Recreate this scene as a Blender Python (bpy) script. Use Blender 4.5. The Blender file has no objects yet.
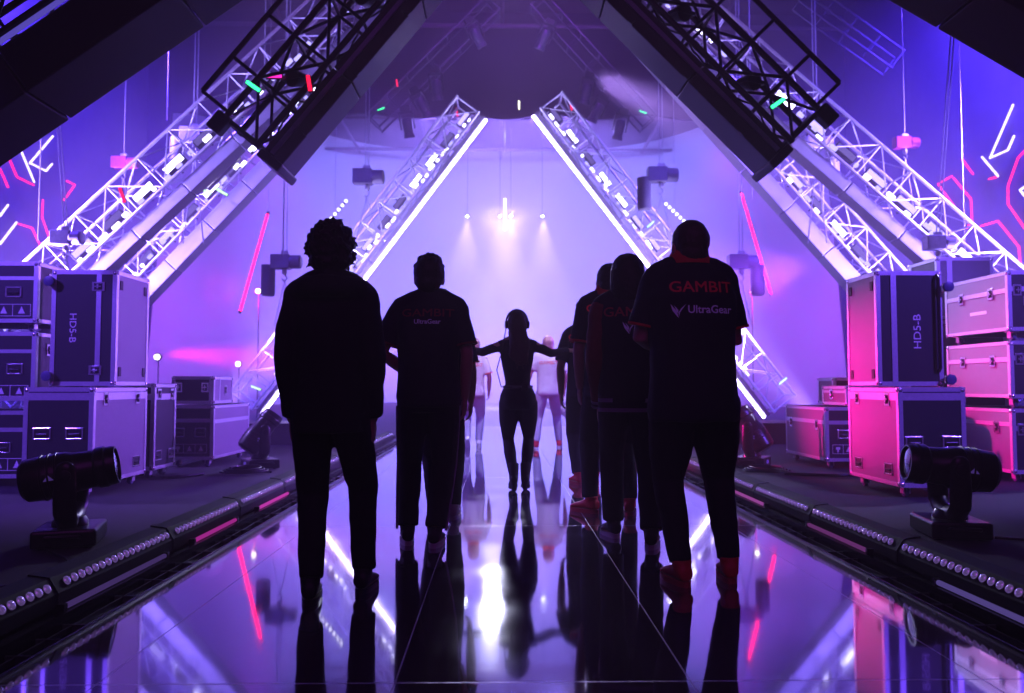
import bpy, bmesh, math, random
from mathutils import Vector, Matrix, noise, geometry
from mathutils.bvhtree import BVHTree
random.seed(7)
R = math.radians
SC = bpy.context.scene
COL = SC.collection
SC.view_settings.view_transform = 'Standard'
SC.view_settings.look = 'Medium High Contrast'
SC.view_settings.exposure = 0.05
SC.view_settings.gamma = 1.0
SC.cycles.use_denoising = True
SC.cycles.max_bounces = 6
SC.cycles.diffuse_bounces = 2
SC.cycles.glossy_bounces = 4
SC.cycles.transmission_bounces = 2
SC.cycles.volume_bounces = 0
SC.cycles.sample_clamp_indirect = 3.0
SC.cycles.sample_clamp_direct = 0.0
SC.cycles.caustics_reflective = False
SC.cycles.caustics_refractive = False

# ------------------------------------------------------------------ camera
FPX = 780.0
CAMZ = 1.0
cam_d = bpy.data.cameras.new('camera')
cam_d.sensor_width = 36.0
cam_d.lens = FPX / 1024.0 * 36.0
cam_d.clip_start = 0.05
cam_d.clip_end = 200
cam = bpy.data.objects.new('camera', cam_d)
COL.objects.link(cam)
cam.location = (0, 0, CAMZ)
cam.rotation_euler = (R(90) + math.atan(39.5 / FPX), 0, -math.atan(13.0 / FPX))
SC.camera = cam
cam_d.dof.use_dof = True
cam_d.dof.focus_distance = 4.8
cam_d.dof.aperture_fstop = 2.2
_CR = cam.rotation_euler.to_matrix()

def ray(px, py):
    return _CR @ Vector(((px - 512) / FPX, -(py - 346.5) / FPX, -1.0))

def at(px, py, Y):
    """surveyed point at distance Y down the walkway"""
    v = ray(px, py)
    return Vector((0, 0, CAMZ)) + v * (Y / v.y)

def on_x(px, py, X):
    v = ray(px, py)
    return Vector((0, 0, CAMZ)) + v * (X / v.x)

# --------------------------------------------------------------- materials
MATS = {}
def mat(name, col, rough=0.5, metal=0.0, emit=None, es=0.0, spec=0.5, var=0.0, bump=0.0, scale=40.0, coat=0.0):
    if name in MATS:
        return MATS[name]
    m = bpy.data.materials.new(name)
    m.use_nodes = True
    nt = m.node_tree
    b = nt.nodes['Principled BSDF']
    b.inputs['Base Color'].default_value = (*col, 1)
    b.inputs['Roughness'].default_value = rough
    b.inputs['Metallic'].default_value = metal
    b.inputs['Specular IOR Level'].default_value = spec
    b.inputs['Coat Weight'].default_value = coat
    if emit:
        b.inputs['Emission Color'].default_value = (*emit, 1)
        b.inputs['Emission Strength'].default_value = es
    if var or bump:
        tc = nt.nodes.new('ShaderNodeTexCoord')
        n = nt.nodes.new('ShaderNodeTexNoise')
        n.inputs['Scale'].default_value = scale
        n.inputs['Detail'].default_value = 3
        nt.links.new(tc.outputs['Object'], n.inputs['Vector'])
        if var:
            mr = nt.nodes.new('ShaderNodeMapRange')
            mr.inputs['To Min'].default_value = 1 - var
            mr.inputs['To Max'].default_value = 1 + var
            nt.links.new(n.outputs['Fac'], mr.inputs['Value'])
            mx = nt.nodes.new('ShaderNodeVectorMath')
            mx.operation = 'SCALE'
            mx.inputs[0].default_value = col
            nt.links.new(mr.outputs['Result'], mx.inputs['Scale'])
            nt.links.new(mx.outputs['Vector'], b.inputs['Base Color'])
        if bump:
            bp = nt.nodes.new('ShaderNodeBump')
            bp.inputs['Strength'].default_value = bump
            bp.inputs['Distance'].default_value = 0.004
            nt.links.new(n.outputs['Fac'], bp.inputs['Height'])
            nt.links.new(bp.outputs['Normal'], b.inputs['Normal'])
    MATS[name] = m
    return m

def emat(name, col, s):
    if name in MATS:
        return MATS[name]
    m = bpy.data.materials.new(name)
    m.use_nodes = True
    nt = m.node_tree
    nt.nodes.remove(nt.nodes['Principled BSDF'])
    e = nt.nodes.new('ShaderNodeEmission')
    e.inputs['Color'].default_value = (*col, 1)
    e.inputs['Strength'].default_value = s
    nt.links.new(e.outputs[0], nt.nodes['Material Output'].inputs['Surface'])
    MATS[name] = m
    return m

M_ALU = mat('aluminium', (0.75, 0.75, 0.8), 0.32, 0.75, var=0.12, scale=25)
M_BLKMET = mat('black_metal', (0.018, 0.018, 0.022), 0.42, 0.3, var=0.2, scale=30)
M_BLKPL = mat('black_plastic', (0.014, 0.014, 0.017), 0.3, 0.0, var=0.2, scale=60)
M_RUB = mat('rubber', (0.02, 0.02, 0.022), 0.7)
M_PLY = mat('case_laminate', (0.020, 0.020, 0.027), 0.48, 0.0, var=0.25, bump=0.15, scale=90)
M_PLYL = mat('case_laminate_lit', (0.30, 0.27, 0.34), 0.45, 0.0, var=0.18, bump=0.12, scale=70)  # pale copy for lit case faces, the light put into its colour
M_EDGE = mat('case_aluminium', (0.72, 0.72, 0.78), 0.34, 0.6, var=0.15, scale=50)
M_CHROME = mat('chrome', (0.85, 0.85, 0.88), 0.2, 0.85, var=0.1, scale=60)
M_WHITE = mat('white_print', (0.8, 0.8, 0.85), 0.6)
M_DARK = mat('dark_recess', (0.006, 0.006, 0.008), 0.6)
M_CABLE = mat('cable', (0.012, 0.012, 0.014), 0.5)
M_STEEL = mat('steel_chain', (0.6, 0.6, 0.66), 0.35, 0.7, var=0.2, scale=80)

# ------------------------------------------------------------ mesh builder
class MB:
    def __init__(s):
        s.v = []; s.f = []
    def add(s, vs, fs):
        b = len(s.v)
        s.v.extend(Vector(p) for p in vs)
        s.f.extend([tuple(b + i for i in f) for f in fs])
        return s
    def box(s, c, d, rot=None):
        c = Vector(c); h = Vector(d) / 2
        vs = []
        for z in (-1, 1):
            for x, y in ((-1, -1), (1, -1), (1, 1), (-1, 1)):
                p = Vector((x * h.x, y * h.y, z * h.z))
                if rot is not None: p = rot @ p
                vs.append(c + p)
        return s.add(vs, [(3, 2, 1, 0), (4, 5, 6, 7), (0, 1, 5, 4), (1, 2, 6, 5), (2, 3, 7, 6), (3, 0, 4, 7)])
    def bb(s, x0, x1, y0, y1, z0, z1):
        return s.box(((x0 + x1) / 2, (y0 + y1) / 2, (z0 + z1) / 2), (abs(x1 - x0), abs(y1 - y0), abs(z1 - z0)))
    def ring_loft(s, rings, caps=True):
        n = len(rings[0]); b = len(s.v)
        for r in rings: s.v.extend(Vector(p) for p in r)
        for k in range(len(rings) - 1):
            for i in range(n):
                j = (i + 1) % n
                s.f.append((b + k * n + i, b + k * n + j, b + (k + 1) * n + j, b + (k + 1) * n + i))
        if caps:
            s.f.append(tuple(b + i for i in reversed(range(n))))
            e = b + (len(rings) - 1) * n
            s.f.append(tuple(e + i for i in range(n)))
        return s
    def tube(s, pts, rad, n=10, round_ends=False, flat=None):
        """tapered tube through pts; rad is one number or one per point; flat=(axis, factor) squashes it"""
        pts = [Vector(p) for p in pts]
        if not hasattr(rad, '__len__'): rad = [rad] * len(pts)
        rad = list(rad)
        if round_ends:
            d0 = (pts[0] - pts[1]).normalized(); d1 = (pts[-1] - pts[-2]).normalized()
            r0, r1 = rad[0], rad[-1]
            pre = [(pts[0] + d0 * r0 * a, r0 * b) for a, b in ((0.95, 0.3), (0.75, 0.66), (0.4, 0.92))]
            post = [(pts[-1] + d1 * r1 * a, r1 * b) for a, b in ((0.4, 0.92), (0.75, 0.66), (0.95, 0.3))]
            pts = [p for p, _ in pre] + pts + [p for p, _ in post]
            rad = [r for _, r in pre] + rad + [r for _, r in post]
        t = (pts[1] - pts[0]).normalized()
        up = Vector((0, 0, 1)) if abs(t.z) < 0.9 else Vector((0, 1, 0))
        u = t.cross(up).normalized(); w = t.cross(u).normalized()
        rings = []
        for k, p in enumerate(pts):
            if k == 0: tn = (pts[1] - pts[0])
            elif k == len(pts) - 1: tn = (pts[-1] - pts[-2])
            else: tn = (pts[k + 1] - pts[k]).normalized() + (pts[k] - pts[k - 1]).normalized()
            tn = tn.normalized() if tn.length > 1e-9 else t
            q = t.rotation_difference(tn)
            u = q @ u; w = q @ w; t = tn
            rg = []
            for i in range(n):
                a = 2 * math.pi * i / n
                off = (u * math.cos(a) + w * math.sin(a)) * rad[k]
                if flat is not None:
                    ax, fc = flat
                    off = off - ax * (off.dot(ax) * (1 - fc))
                rg.append(p + off)
            rings.append(rg)
        return s.ring_loft(rings)
    def ball(s, c, r, rot=None, nu=16, nv=10):
        c = Vector(c)
        if not hasattr(r, '__len__'): r = (r, r, r)
        rings = []
        for k in range(nv + 1):
            th = math.pi * (0.02 + 0.96 * k / nv)
            rg = []
            for i in range(nu):
                a = 2 * math.pi * i / nu
                p = Vector((r[0] * math.sin(th) * math.cos(a), r[1] * math.sin(th) * math.sin(a), -r[2] * math.cos(th)))
                if rot is not None: p = rot @ p
                rg.append(c + p)
            rings.append(rg)
        return s.ring_loft(rings)
    def lathe(s, prof, origin=(0, 0, 0), axis=(0, 0, 1), n=20):
        """prof: (radius, distance along axis)"""
        o = Vector(origin); a = Vector(axis).normalized()
        q = Vector((0, 0, 1)).rotation_difference(a)
        rings = []
        for r, h in prof:
            rings.append([o + q @ Vector((r * math.cos(2 * math.pi * i / n), r * math.sin(2 * math.pi * i / n), h)) for i in range(n)])
        return s.ring_loft(rings)
    def prism(s, poly, y0, y1, fn=None):
        """poly in (x, z), extruded along y"""
        n = len(poly)
        vs = [Vector((x, y0, z)) for x, z in poly] + [Vector((x, y1, z)) for x, z in poly]
        if fn: vs = [fn(v) for v in vs]
        fs = [tuple(range(n)), tuple(reversed(range(n, 2 * n)))]
        for i in range(n):
            j = (i + 1) % n
            fs.append((i, i + n, j + n, j))
        return s.add(vs, fs)
    def mesh(s, name):
        me = bpy.data.meshes.new(name)
        me.from_pydata([tuple(v) for v in s.v], [], s.f)
        bm = bmesh.new(); bm.from_mesh(me)
        bmesh.ops.recalc_face_normals(bm, faces=bm.faces)
        bm.to_mesh(me); bm.free()
        return me
    def build(s, name, m, parent=None, smooth=True, bevel=0.0, loc=None, angle=35):
        me = s.mesh(name)
        me.materials.append(m)
        o = bpy.data.objects.new(name, me)
        COL.objects.link(o)
        if parent is not None: o.parent = parent
        if loc is not None: o.location = loc
        if smooth:
            for p in me.polygons: p.use_smooth = True
            me.set_sharp_from_angle(angle=R(angle))
        if bevel:
            b = o.modifiers.new('bevel', 'BEVEL'); b.width = bevel; b.segments = 2; b.limit_method = 'ANGLE'
        return o

def tag(o, label=None, cat=None, group=None, kind=None):
    if label: o['label'] = label
    if cat: o['category'] = cat
    if group: o['group'] = group
    if kind: o['kind'] = kind
    return o

def thing(name, label, cat, loc=(0, 0, 0), group=None, rz=0.0):
    o = bpy.data.objects.new(name, None)
    COL.objects.link(o)
    o.empty_display_size = 0.1
    o.location = loc
    o.rotation_euler = (0, 0, rz)
    return tag(o, label, cat, group)

def share(o, parent, loc=None, rot=None):
    c = o.copy(); COL.objects.link(c); c.parent = parent
    if loc is not None: c.location = loc
    if rot is not None: c.rotation_euler = rot
    return c

def copy_tree(root, loc, label=None, rz=None):
    r = root.copy(); COL.objects.link(r); r.location = loc
    if rz is not None: r.rotation_euler = (0, 0, rz)
    if label: r['label'] = label
    for ch in list(root.children):
        c = ch.copy(); COL.objects.link(c); c.parent = r
        for g in list(ch.children):
            d = g.copy(); COL.objects.link(d); d.parent = c
    return r

def text_mesh(s, size, offset=0.0, sx=1.0, shear=0.0, cuts=0):
    """flat lettering in the XY plane, centred; returns verts, faces"""
    cu = bpy.data.curves.new('txt', 'FONT')
    cu.body = s; cu.size = size; cu.offset = offset; cu.shear = shear
    cu.align_x = 'CENTER'; cu.align_y = 'CENTER'; cu.fill_mode = 'FRONT'; cu.resolution_u = 3
    o = bpy.data.objects.new('txt', cu); COL.objects.link(o)
    dg = bpy.context.evaluated_depsgraph_get()
    me = bpy.data.meshes.new_from_object(o.evaluated_get(dg))
    bpy.data.objects.remove(o); bpy.data.curves.remove(cu)
    bm = bmesh.new(); bm.from_mesh(me)
    if cuts:
        bmesh.ops.triangulate(bm, faces=bm.faces)
        bmesh.ops.subdivide_edges(bm, edges=bm.edges, cuts=cuts, use_grid_fill=True)
    bm.verts.ensure_lookup_table()
    vs = [Vector((v.co.x * sx, v.co.y, 0)) for v in bm.verts]
    idx = {v: i for i, v in enumerate(bm.verts)}
    fs = [tuple(idx[v] for v in f.verts) for f in bm.faces]
    bm.free(); bpy.data.meshes.remove(me)
    return vs, fs
# ================================================================= setting
FX0, FX1 = -1.70, 1.95          # mirror floor edges
EX0, EX1 = -1.93, 2.18          # edge battens
DECK = 0.06
YEND = 19.5

def struct(mb, name, m, **k):
    return tag(mb.build(name, m, **k), kind='structure')

# glossy black walkway of large polished panels
def floor_material():
    m = bpy.data.materials.new('polished_black_panels'); m.use_nodes = True
    nt = m.node_tree; L = nt.links; b = nt.nodes['Principled BSDF']
    tc = nt.nodes.new('ShaderNodeTexCoord'); sp = nt.nodes.new('ShaderNodeSeparateXYZ')
    L.new(tc.outputs['Object'], sp.inputs[0])
    def seam(out, off, period, half):
        a = nt.nodes.new('ShaderNodeMath'); a.operation = 'ADD'; a.inputs[1].default_value = off; L.new(out, a.inputs[0])
        w = nt.nodes.new('ShaderNodeMath'); w.operation = 'WRAP'; w.inputs[1].default_value = period / 2; w.inputs[2].default_value = -period / 2
        L.new(a.outputs[0], w.inputs[0])
        ab = nt.nodes.new('ShaderNodeMath'); ab.operation = 'ABSOLUTE'; L.new(w.outputs[0], ab.inputs[0])
        c = nt.nodes.new('ShaderNodeMath'); c.operation = 'LESS_THAN'; c.inputs[1].default_value = half; L.new(ab.outputs[0], c.inputs[0])
        return c.outputs[0]
    sx = seam(sp.outputs['X'], 0.35, 1.0, 0.003)
    sy = seam(sp.outputs['Y'], -2.69, 2.95, 0.004)
    mx = nt.nodes.new('ShaderNodeMath'); mx.operation = 'MAXIMUM'; L.new(sx, mx.inputs[0]); L.new(sy, mx.inputs[1])
    n = nt.nodes.new('ShaderNodeTexNoise'); n.inputs['Scale'].default_value = 2.2; n.inputs['Detail'].default_value = 6
    L.new(tc.outputs['Object'], n.inputs['Vector'])
    mr = nt.nodes.new('ShaderNodeMapRange'); mr.inputs['From Min'].default_value = 0.3; mr.inputs['From Max'].default_value = 0.75
    mr.inputs['To Min'].default_value = 0.035; mr.inputs['To Max'].default_value = 0.10
    L.new(n.outputs['Fac'], mr.inputs['Value'])
    r2 = nt.nodes.new('ShaderNodeMix'); r2.data_type = 'FLOAT'; r2.inputs[3].default_value = 0.5
    L.new(mx.outputs[0], r2.inputs[0]); L.new(mr.outputs['Result'], r2.inputs[2])
    L.new(r2.outputs[0], b.inputs['Roughness'])
    mc = nt.nodes.new('ShaderNodeMix'); mc.data_type = 'RGBA'
    mc.inputs[6].default_value = (0.30, 0.29, 0.33, 1); mc.inputs[7].default_value = (0.42, 0.36, 0.48, 1)
    L.new(mx.outputs[0], mc.inputs[0]); L.new(mc.outputs[2], b.inputs['Base Color'])
    b.inputs['Metallic'].default_value = 0.82
    b.inputs['Coat Weight'].default_value = 0.6; b.inputs['Coat Roughness'].default_value = 0.03
    return m
struct(MB().bb(FX0, FX1, -1.5, YEND, -0.08, 0.0), 'floor', floor_material(), smooth=False)

M_CARPET = mat('deck_carpet', (0.035, 0.03, 0.042), 0.85, var=0.35, bump=0.5, scale=160)
struct(MB().bb(-13, EX0 - 0.06, -1.5, 46, -0.1, DECK), 'side_deck', M_CARPET, smooth=False)
struct(MB().bb(EX1 + 0.06, 13, -1.5, 46, -0.1, DECK), 'side_deck', M_CARPET, smooth=False)
M_STAGE = mat('stage_floor', (0.25, 0.25, 0.3), 0.12, 0.3, var=0.2, scale=3)
struct(MB().bb(EX0 - 0.06, EX1 + 0.06, YEND, 46, -0.1, 0.0), 'stage_floor', M_STAGE, smooth=False)
M_WALL = mat('dark_drape', (0.10, 0.085, 0.13), 0.9, var=0.3, bump=0.4, scale=2.5)
M_BACK = mat('pale_backdrop', (0.5, 0.48, 0.6), 0.9, var=0.06, scale=0.6)
struct(MB().bb(-13.3, -13.0, -1.5, 46, -0.1, 15), 'wall_left', M_WALL, smooth=False)
struct(MB().bb(13.0, 13.3, -1.5, 46, -0.1, 15), 'wall_right', M_WALL, smooth=False)
cyc = MB(); N_ = 40; vs_ = []
for i in range(N_ + 1):
    a_ = math.pi * i / N_
    vs_.append((13.0 * math.copysign(abs(math.cos(a_)) ** 0.7, math.cos(a_)), 29 + 17 * abs(math.sin(a_)) ** 0.7))
cyc.add([(x, y, -0.1) for x, y in vs_] + [(x, y, 15) for x, y in vs_], [(i, i + 1, i + N_ + 2, i + N_ + 1) for i in range(N_)])
struct(cyc, 'wall_back', M_BACK)
M_VAL = mat('black_valance', (0.018, 0.006, 0.035), 0.95, var=0.4, bump=0.5, scale=3)
val = MB(); vp = []
for i in range(61):
    x_ = -13 + 26 * i / 60
    vp.append((x_, max(0.0, min(1.0, (13.0 - abs(x_)) / 0.8)) * (11.15 - 0.2 * math.cos((x_ - 0.2) * 0.9) ** 2)))
val.prism([(13, 15), (-13, 15)] + vp, 28.6, 28.75)
struct(val, 'trim_1', M_VAL, smooth=False)
M_CEIL = mat('dark_ceiling', (0.05, 0.04, 0.06), 0.9, var=0.4, scale=1.2)
struct(MB().bb(-13.3, 13.3, -1.5, 46.3, 15, 15.3), 'ceiling', M_CEIL, smooth=False)

# ceiling grid pipes and beams
M_PIPE = mat('ceiling_pipe', (0.16, 0.12, 0.18), 0.5, 0.4, var=0.3, scale=5)
for k, y in enumerate((15, 19, 23.5, 28, 33, 38, 43)):
    struct(MB().tube([(-12.9, y, 14.2), (12.9, y, 14.2)], 0.09, 8), 'ceiling_beam', M_PIPE)
for k, x in enumerate((-8, -4, 0.1, 4.2, 8.2)):
    struct(MB().tube([(x, 12, 14.45), (x, 45.5, 14.45)], 0.08, 8), 'ceiling_beam', M_PIPE)

# trays that run along both sides of the walkway, divided into cells
M_TRAY = mat('tray_metal', (0.07, 0.07, 0.085), 0.35, 0.6, var=0.3, scale=12)
M_TRAYC = mat('tray_cell', (0.016, 0.016, 0.02), 0.25, 0.3, var=0.4, scale=8)
for sgn, xo, xi in ((-1, EX0 + 0.07, FX0), (1, EX1 - 0.07, FX1)):
    lo, hi = min(xo, xi), max(xo, xi)
    struct(MB().bb(lo - 0.14 if sgn < 0 else lo, hi if sgn < 0 else hi + 0.14, -1.5, YEND, -0.1, -0.02), 'edge_tray', M_TRAYC, smooth=False)
    lx = (xo, xo + 0.045) if sgn < 0 else (xo - 0.045, xo)
    struct(MB().bb(lx[0], lx[1], -1.5, YEND, -0.1, 0.05), 'edge_ledge', M_TRAYC, smooth=False)
    rail = MB()
    rail.bb(lo, lo + 0.008, -1.5, YEND, -0.02, 0.012).bb(hi - 0.008, hi, -1.5, YEND, -0.02, 0.012)
    mid = (lo + hi) / 2
    rail.bb(mid - 0.004, mid + 0.004, -1.5, YEND, -0.02, 0.004)
    y = 1.0; rr = random.Random(5 + sgn)
    while y < YEND:
        rail.bb(lo, hi, y, y + 0.008, -0.02, 0.008)
        y += rr.choice((0.19, 0.19, 0.31, 0.44))
    struct(rail, 'edge_rail', M_TRAY, smooth=False)

# low riser across the back of the side decks
for x0, x1 in ((-8.6, -2.6), (3.0, 9.0)):
    struct(MB().bb(x0, x1, 12.6, 13.6, DECK, 0.36).bb(x0 - 0.02, x1 + 0.02, 12.57, 13.63, 0.36, 0.40), 'stage_riser', M_BLKMET, smooth=False)

# ---------------------------------------------------------- edge LED battens
M_LENS = mat('batten_lens', (0.75, 0.72, 0.85), 0.06, 0.85, emit=(0.55, 0.35, 1.0), es=0.14)
M_RIM = mat('lens_rim', (0.03, 0.03, 0.035), 0.3, 0.4)
M_HOUS = mat('batten_housing', (0.008, 0.008, 0.010), 0.7, 0.0, spec=0.25, var=0.3, scale=30)
NL = 18; PITCH = 1.17
def lens_mesh():
    mb = MB(); mb.lathe([(0.020, 0), (0.020, 0.004), (0.017, 0.010), (0.010, 0.014), (0.003, 0.016)], n=14)
    return mb
for sgn, ex, yy in ((-1, EX0, 3.41), (1, EX1, 3.02)):
    first = None; k = 0
    y = yy - PITCH * 2
    while y < 13.5:
        side = 'left' if sgn < 0 else 'right'
        t = thing('led_batten', 'black lens batten on the %s walkway edge, %s from the camera' % (side, ['first', 'second', 'third', 'fourth', 'fifth', 'sixth', 'seventh', 'eighth', 'ninth', 'tenth', 'eleventh', 'twelfth'][min(k, 11)]), 'stage light', (ex, y, DECK), 'edge battens of the walkway')
        if first is None:
            h = MB()
            prof = [(-0.065 * sgn, 0), (0.06 * sgn, 0), (0.06 * sgn, 0.055), (0.028 * sgn, 0.118), (-0.065 * sgn, 0.135)]
            if sgn < 0: pass
            prof = [(-sgn * x, z) for x, z in [(-0.065, 0), (0.06, 0), (0.06, 0.06), (0.022, 0.122), (-0.065, 0.135)]] if sgn > 0 else [(x, z) for x, z in [(-0.065, 0), (0.06, 0), (0.06, 0.06), (0.022, 0.122), (-0.065, 0.135)]]
            h.prism(prof, 0.012, PITCH - 0.012)
            hs = h.build('housing', M_HOUS, t, smooth=False, bevel=0.004)
            cp = MB().prism([(x * 1.06, z * 1.04) for x, z in prof], 0.0, 0.022).build('end_cap', M_HOUS, t, smooth=False)
            cp2 = share(cp, t, (0, PITCH - 0.022, 0))
            a = Vector((prof[2][0], 0, prof[2][1])); b = Vector((prof[3][0], 0, prof[3][1]))
            mid = (a + b) / 2; nrm = Vector((-(b - a).z, 0, (b - a).x))
            if nrm.z < 0: nrm = -nrm
            nrm.normalize()
            q = Vector((0, 0, 1)).rotation_difference(nrm).to_euler()
            l0 = lens_mesh().build('lens', M_LENS, t)
            pos = [mid + nrm * 0.001 + Vector((0, 0.075 + i * 0.06, 0)) for i in range(NL)]
            l0.location = pos[0]; l0.rotation_euler = q
            first = (hs, cp, l0)
            for p in pos[1:]: share(l0, t, p)
        else:
            share(first[0], t); share(first[1], t); share(first[1], t, (0, PITCH - 0.022, 0))
            for p in pos: share(first[2], t, p)
        y += PITCH; k += 1

# added glow tubes imitating reflections on the ledge below the battens
REFLECT_TUBES = [(-1, 3.35, 1.05, (0.45, 0.25, 1.0), 0.12, 'lavender glow tube imitating a reflection along the left walkway ledge, nearest the camera'),
         (-1, 4.75, 0.8, (1.0, 0.08, 0.75), 0.30, 'magenta glow tube imitating a reflection along the left walkway ledge, second along'),
         (-1, 6.0, 0.9, (1.0, 0.1, 0.8), 0.45, 'bright pink glow tube imitating a reflection along the left walkway ledge, third along'),
         (1, 3.0, 0.75, (0.4, 0.28, 1.0), 0.2, 'lavender glow tube imitating a reflection along the right walkway ledge, nearest the camera'),
         (1, 4.4, 0.9, (0.8, 0.2, 0.9), 0.15, 'dim mauve glow tube imitating a reflection along the right walkway ledge, second along'),
         (1, 6.1, 0.9, (0.9, 0.2, 0.9), 0.3, 'pink glow tube imitating a reflection along the right walkway ledge, third along')]
for sgn, y, ln, c, es, lab in REFLECT_TUBES:
    x = (EX0 + 0.093) if sgn < 0 else (EX1 - 0.093)
    t = thing('glow_tube', lab, 'light tube', (x, y, 0.052), 'reflection glow tubes in the edge trays')
    MB().tube([(0, 0.02, 0.016), (0, ln - 0.02, 0.016)], 0.013, 10).build('tube', emat('tube_%d_%.1f' % (sgn, y), c, es), t)
    e = MB().bb(-0.017, 0.017, 0, 0.025, 0, 0.033).build('end_cap', M_BLKPL, t, smooth=False)
    share(e, t, (0, ln - 0.03, 0))
# ============================================================ flight cases
def face_frame(fc, x0, x1, y0, y1, z0, z1):
    """origin (lower-left seen from outside), u, v, n, width, height"""
    if fc == 'front': return Vector((x0, y0, z0)), Vector((1, 0, 0)), Vector((0, 0, 1)), Vector((0, -1, 0)), x1 - x0, z1 - z0
    if fc == 'right': return Vector((x1, y0, z0)), Vector((0, 1, 0)), Vector((0, 0, 1)), Vector((1, 0, 0)), y1 - y0, z1 - z0
    if fc == 'left':  return Vector((x0, y1, z0)), Vector((0, -1, 0)), Vector((0, 0, 1)), Vector((-1, 0, 0)), y1 - y0, z1 - z0

def on_face(fr, u, v, w, h, d, mb, lift=0.0):
    o, U, V, N, W, H = fr
    c = o + U * (u * W) + V * (v * H) + N * (lift + d / 2)
    rot = Matrix((U, V, N)).transposed()
    mb.box(c, (w, h, d), rot)
    return c, rot

def make_latch(fr, u, v, parent, vert=True, s=1.0):
    w, h = (0.085 * s, 0.115 * s) if vert else (0.115 * s, 0.085 * s)
    p = MB(); on_face(fr, u, v, w, h, 0.006, p, 0.004)
    la = p.build('latch', M_CHROME, parent, smooth=False, bevel=0.002)
    q = MB(); on_face(fr, u, v, w * 0.62, h * 0.66, 0.003, q, 0.0095)
    q.build('recess', M_DARK, la, smooth=False)
    k = MB()
    c, rot = on_face(fr, u, v, w * 0.16, h * 0.5, 0.014, k, 0.012)
    on_face(fr, u, v, w * 0.5, h * 0.14, 0.012, k, 0.012)
    k.build('turn_key', M_CHROME, la, smooth=False, bevel=0.002)

def make_handle(fr, u, v, parent, w=0.16, h=0.11, m=None):
    p = MB()
    for du, dv, ww, hh in ((-0.46, 0, 0.10, 1), (0.46, 0, 0.10, 1), (0, 0.44, 1, 0.13), (0, -0.44, 1, 0.13)):
        on_face(fr, u + du * w / fr[4], v + dv * h / fr[5], w * ww, h * hh, 0.007, p, 0.003)
    ha = p.build('handle', m or M_CHROME, parent, smooth=False, bevel=0.002)
    q = MB(); on_face(fr, u, v, w * 0.86, h * 0.8, 0.002, q, 0.003)
    q.build('recess', M_DARK, ha, smooth=False)
    g = MB(); on_face(fr, u, v - 0.08 * h / fr[5], w * 0.62, h * 0.2, 0.012, g, 0.008)
    g.build('grip', M_BLKPL, ha, smooth=False, bevel=0.004)

def make_vent(fr, u, v, parent, w=0.05, h=0.085):
    p = MB(); on_face(fr, u, v, w, h, 0.006, p, 0.003)
    p.build('corner_cup', M_DARK, parent, smooth=False, bevel=0.003)

def make_caster(parent, x, y, z0, zb):
    c = MB().bb(x - 0.045, x + 0.045, y - 0.05, y + 0.05, z0 - 0.008, z0)
    c.bb(x - 0.03, x - 0.022, y - 0.03, y + 0.03, zb + 0.03, z0 - 0.008).bb(x + 0.022, x + 0.03, y - 0.03, y + 0.03, zb + 0.03, z0 - 0.008)
    k = c.build('caster', M_STEEL, parent, smooth=False)
    r = (z0 - zb) * 0.44
    MB().lathe([(r * 0.6, -0.018), (r * 0.95, -0.016), (r, -0.008), (r, 0.008), (r * 0.95, 0.016), (r * 0.6, 0.018)], (x, y, zb + r), (1, 0, 0), 18).build('wheel', M_WHEEL, k)
M_WHEEL = mat('caster_wheel', (0.10, 0.10, 0.22), 0.4, var=0.15, scale=40)

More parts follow.
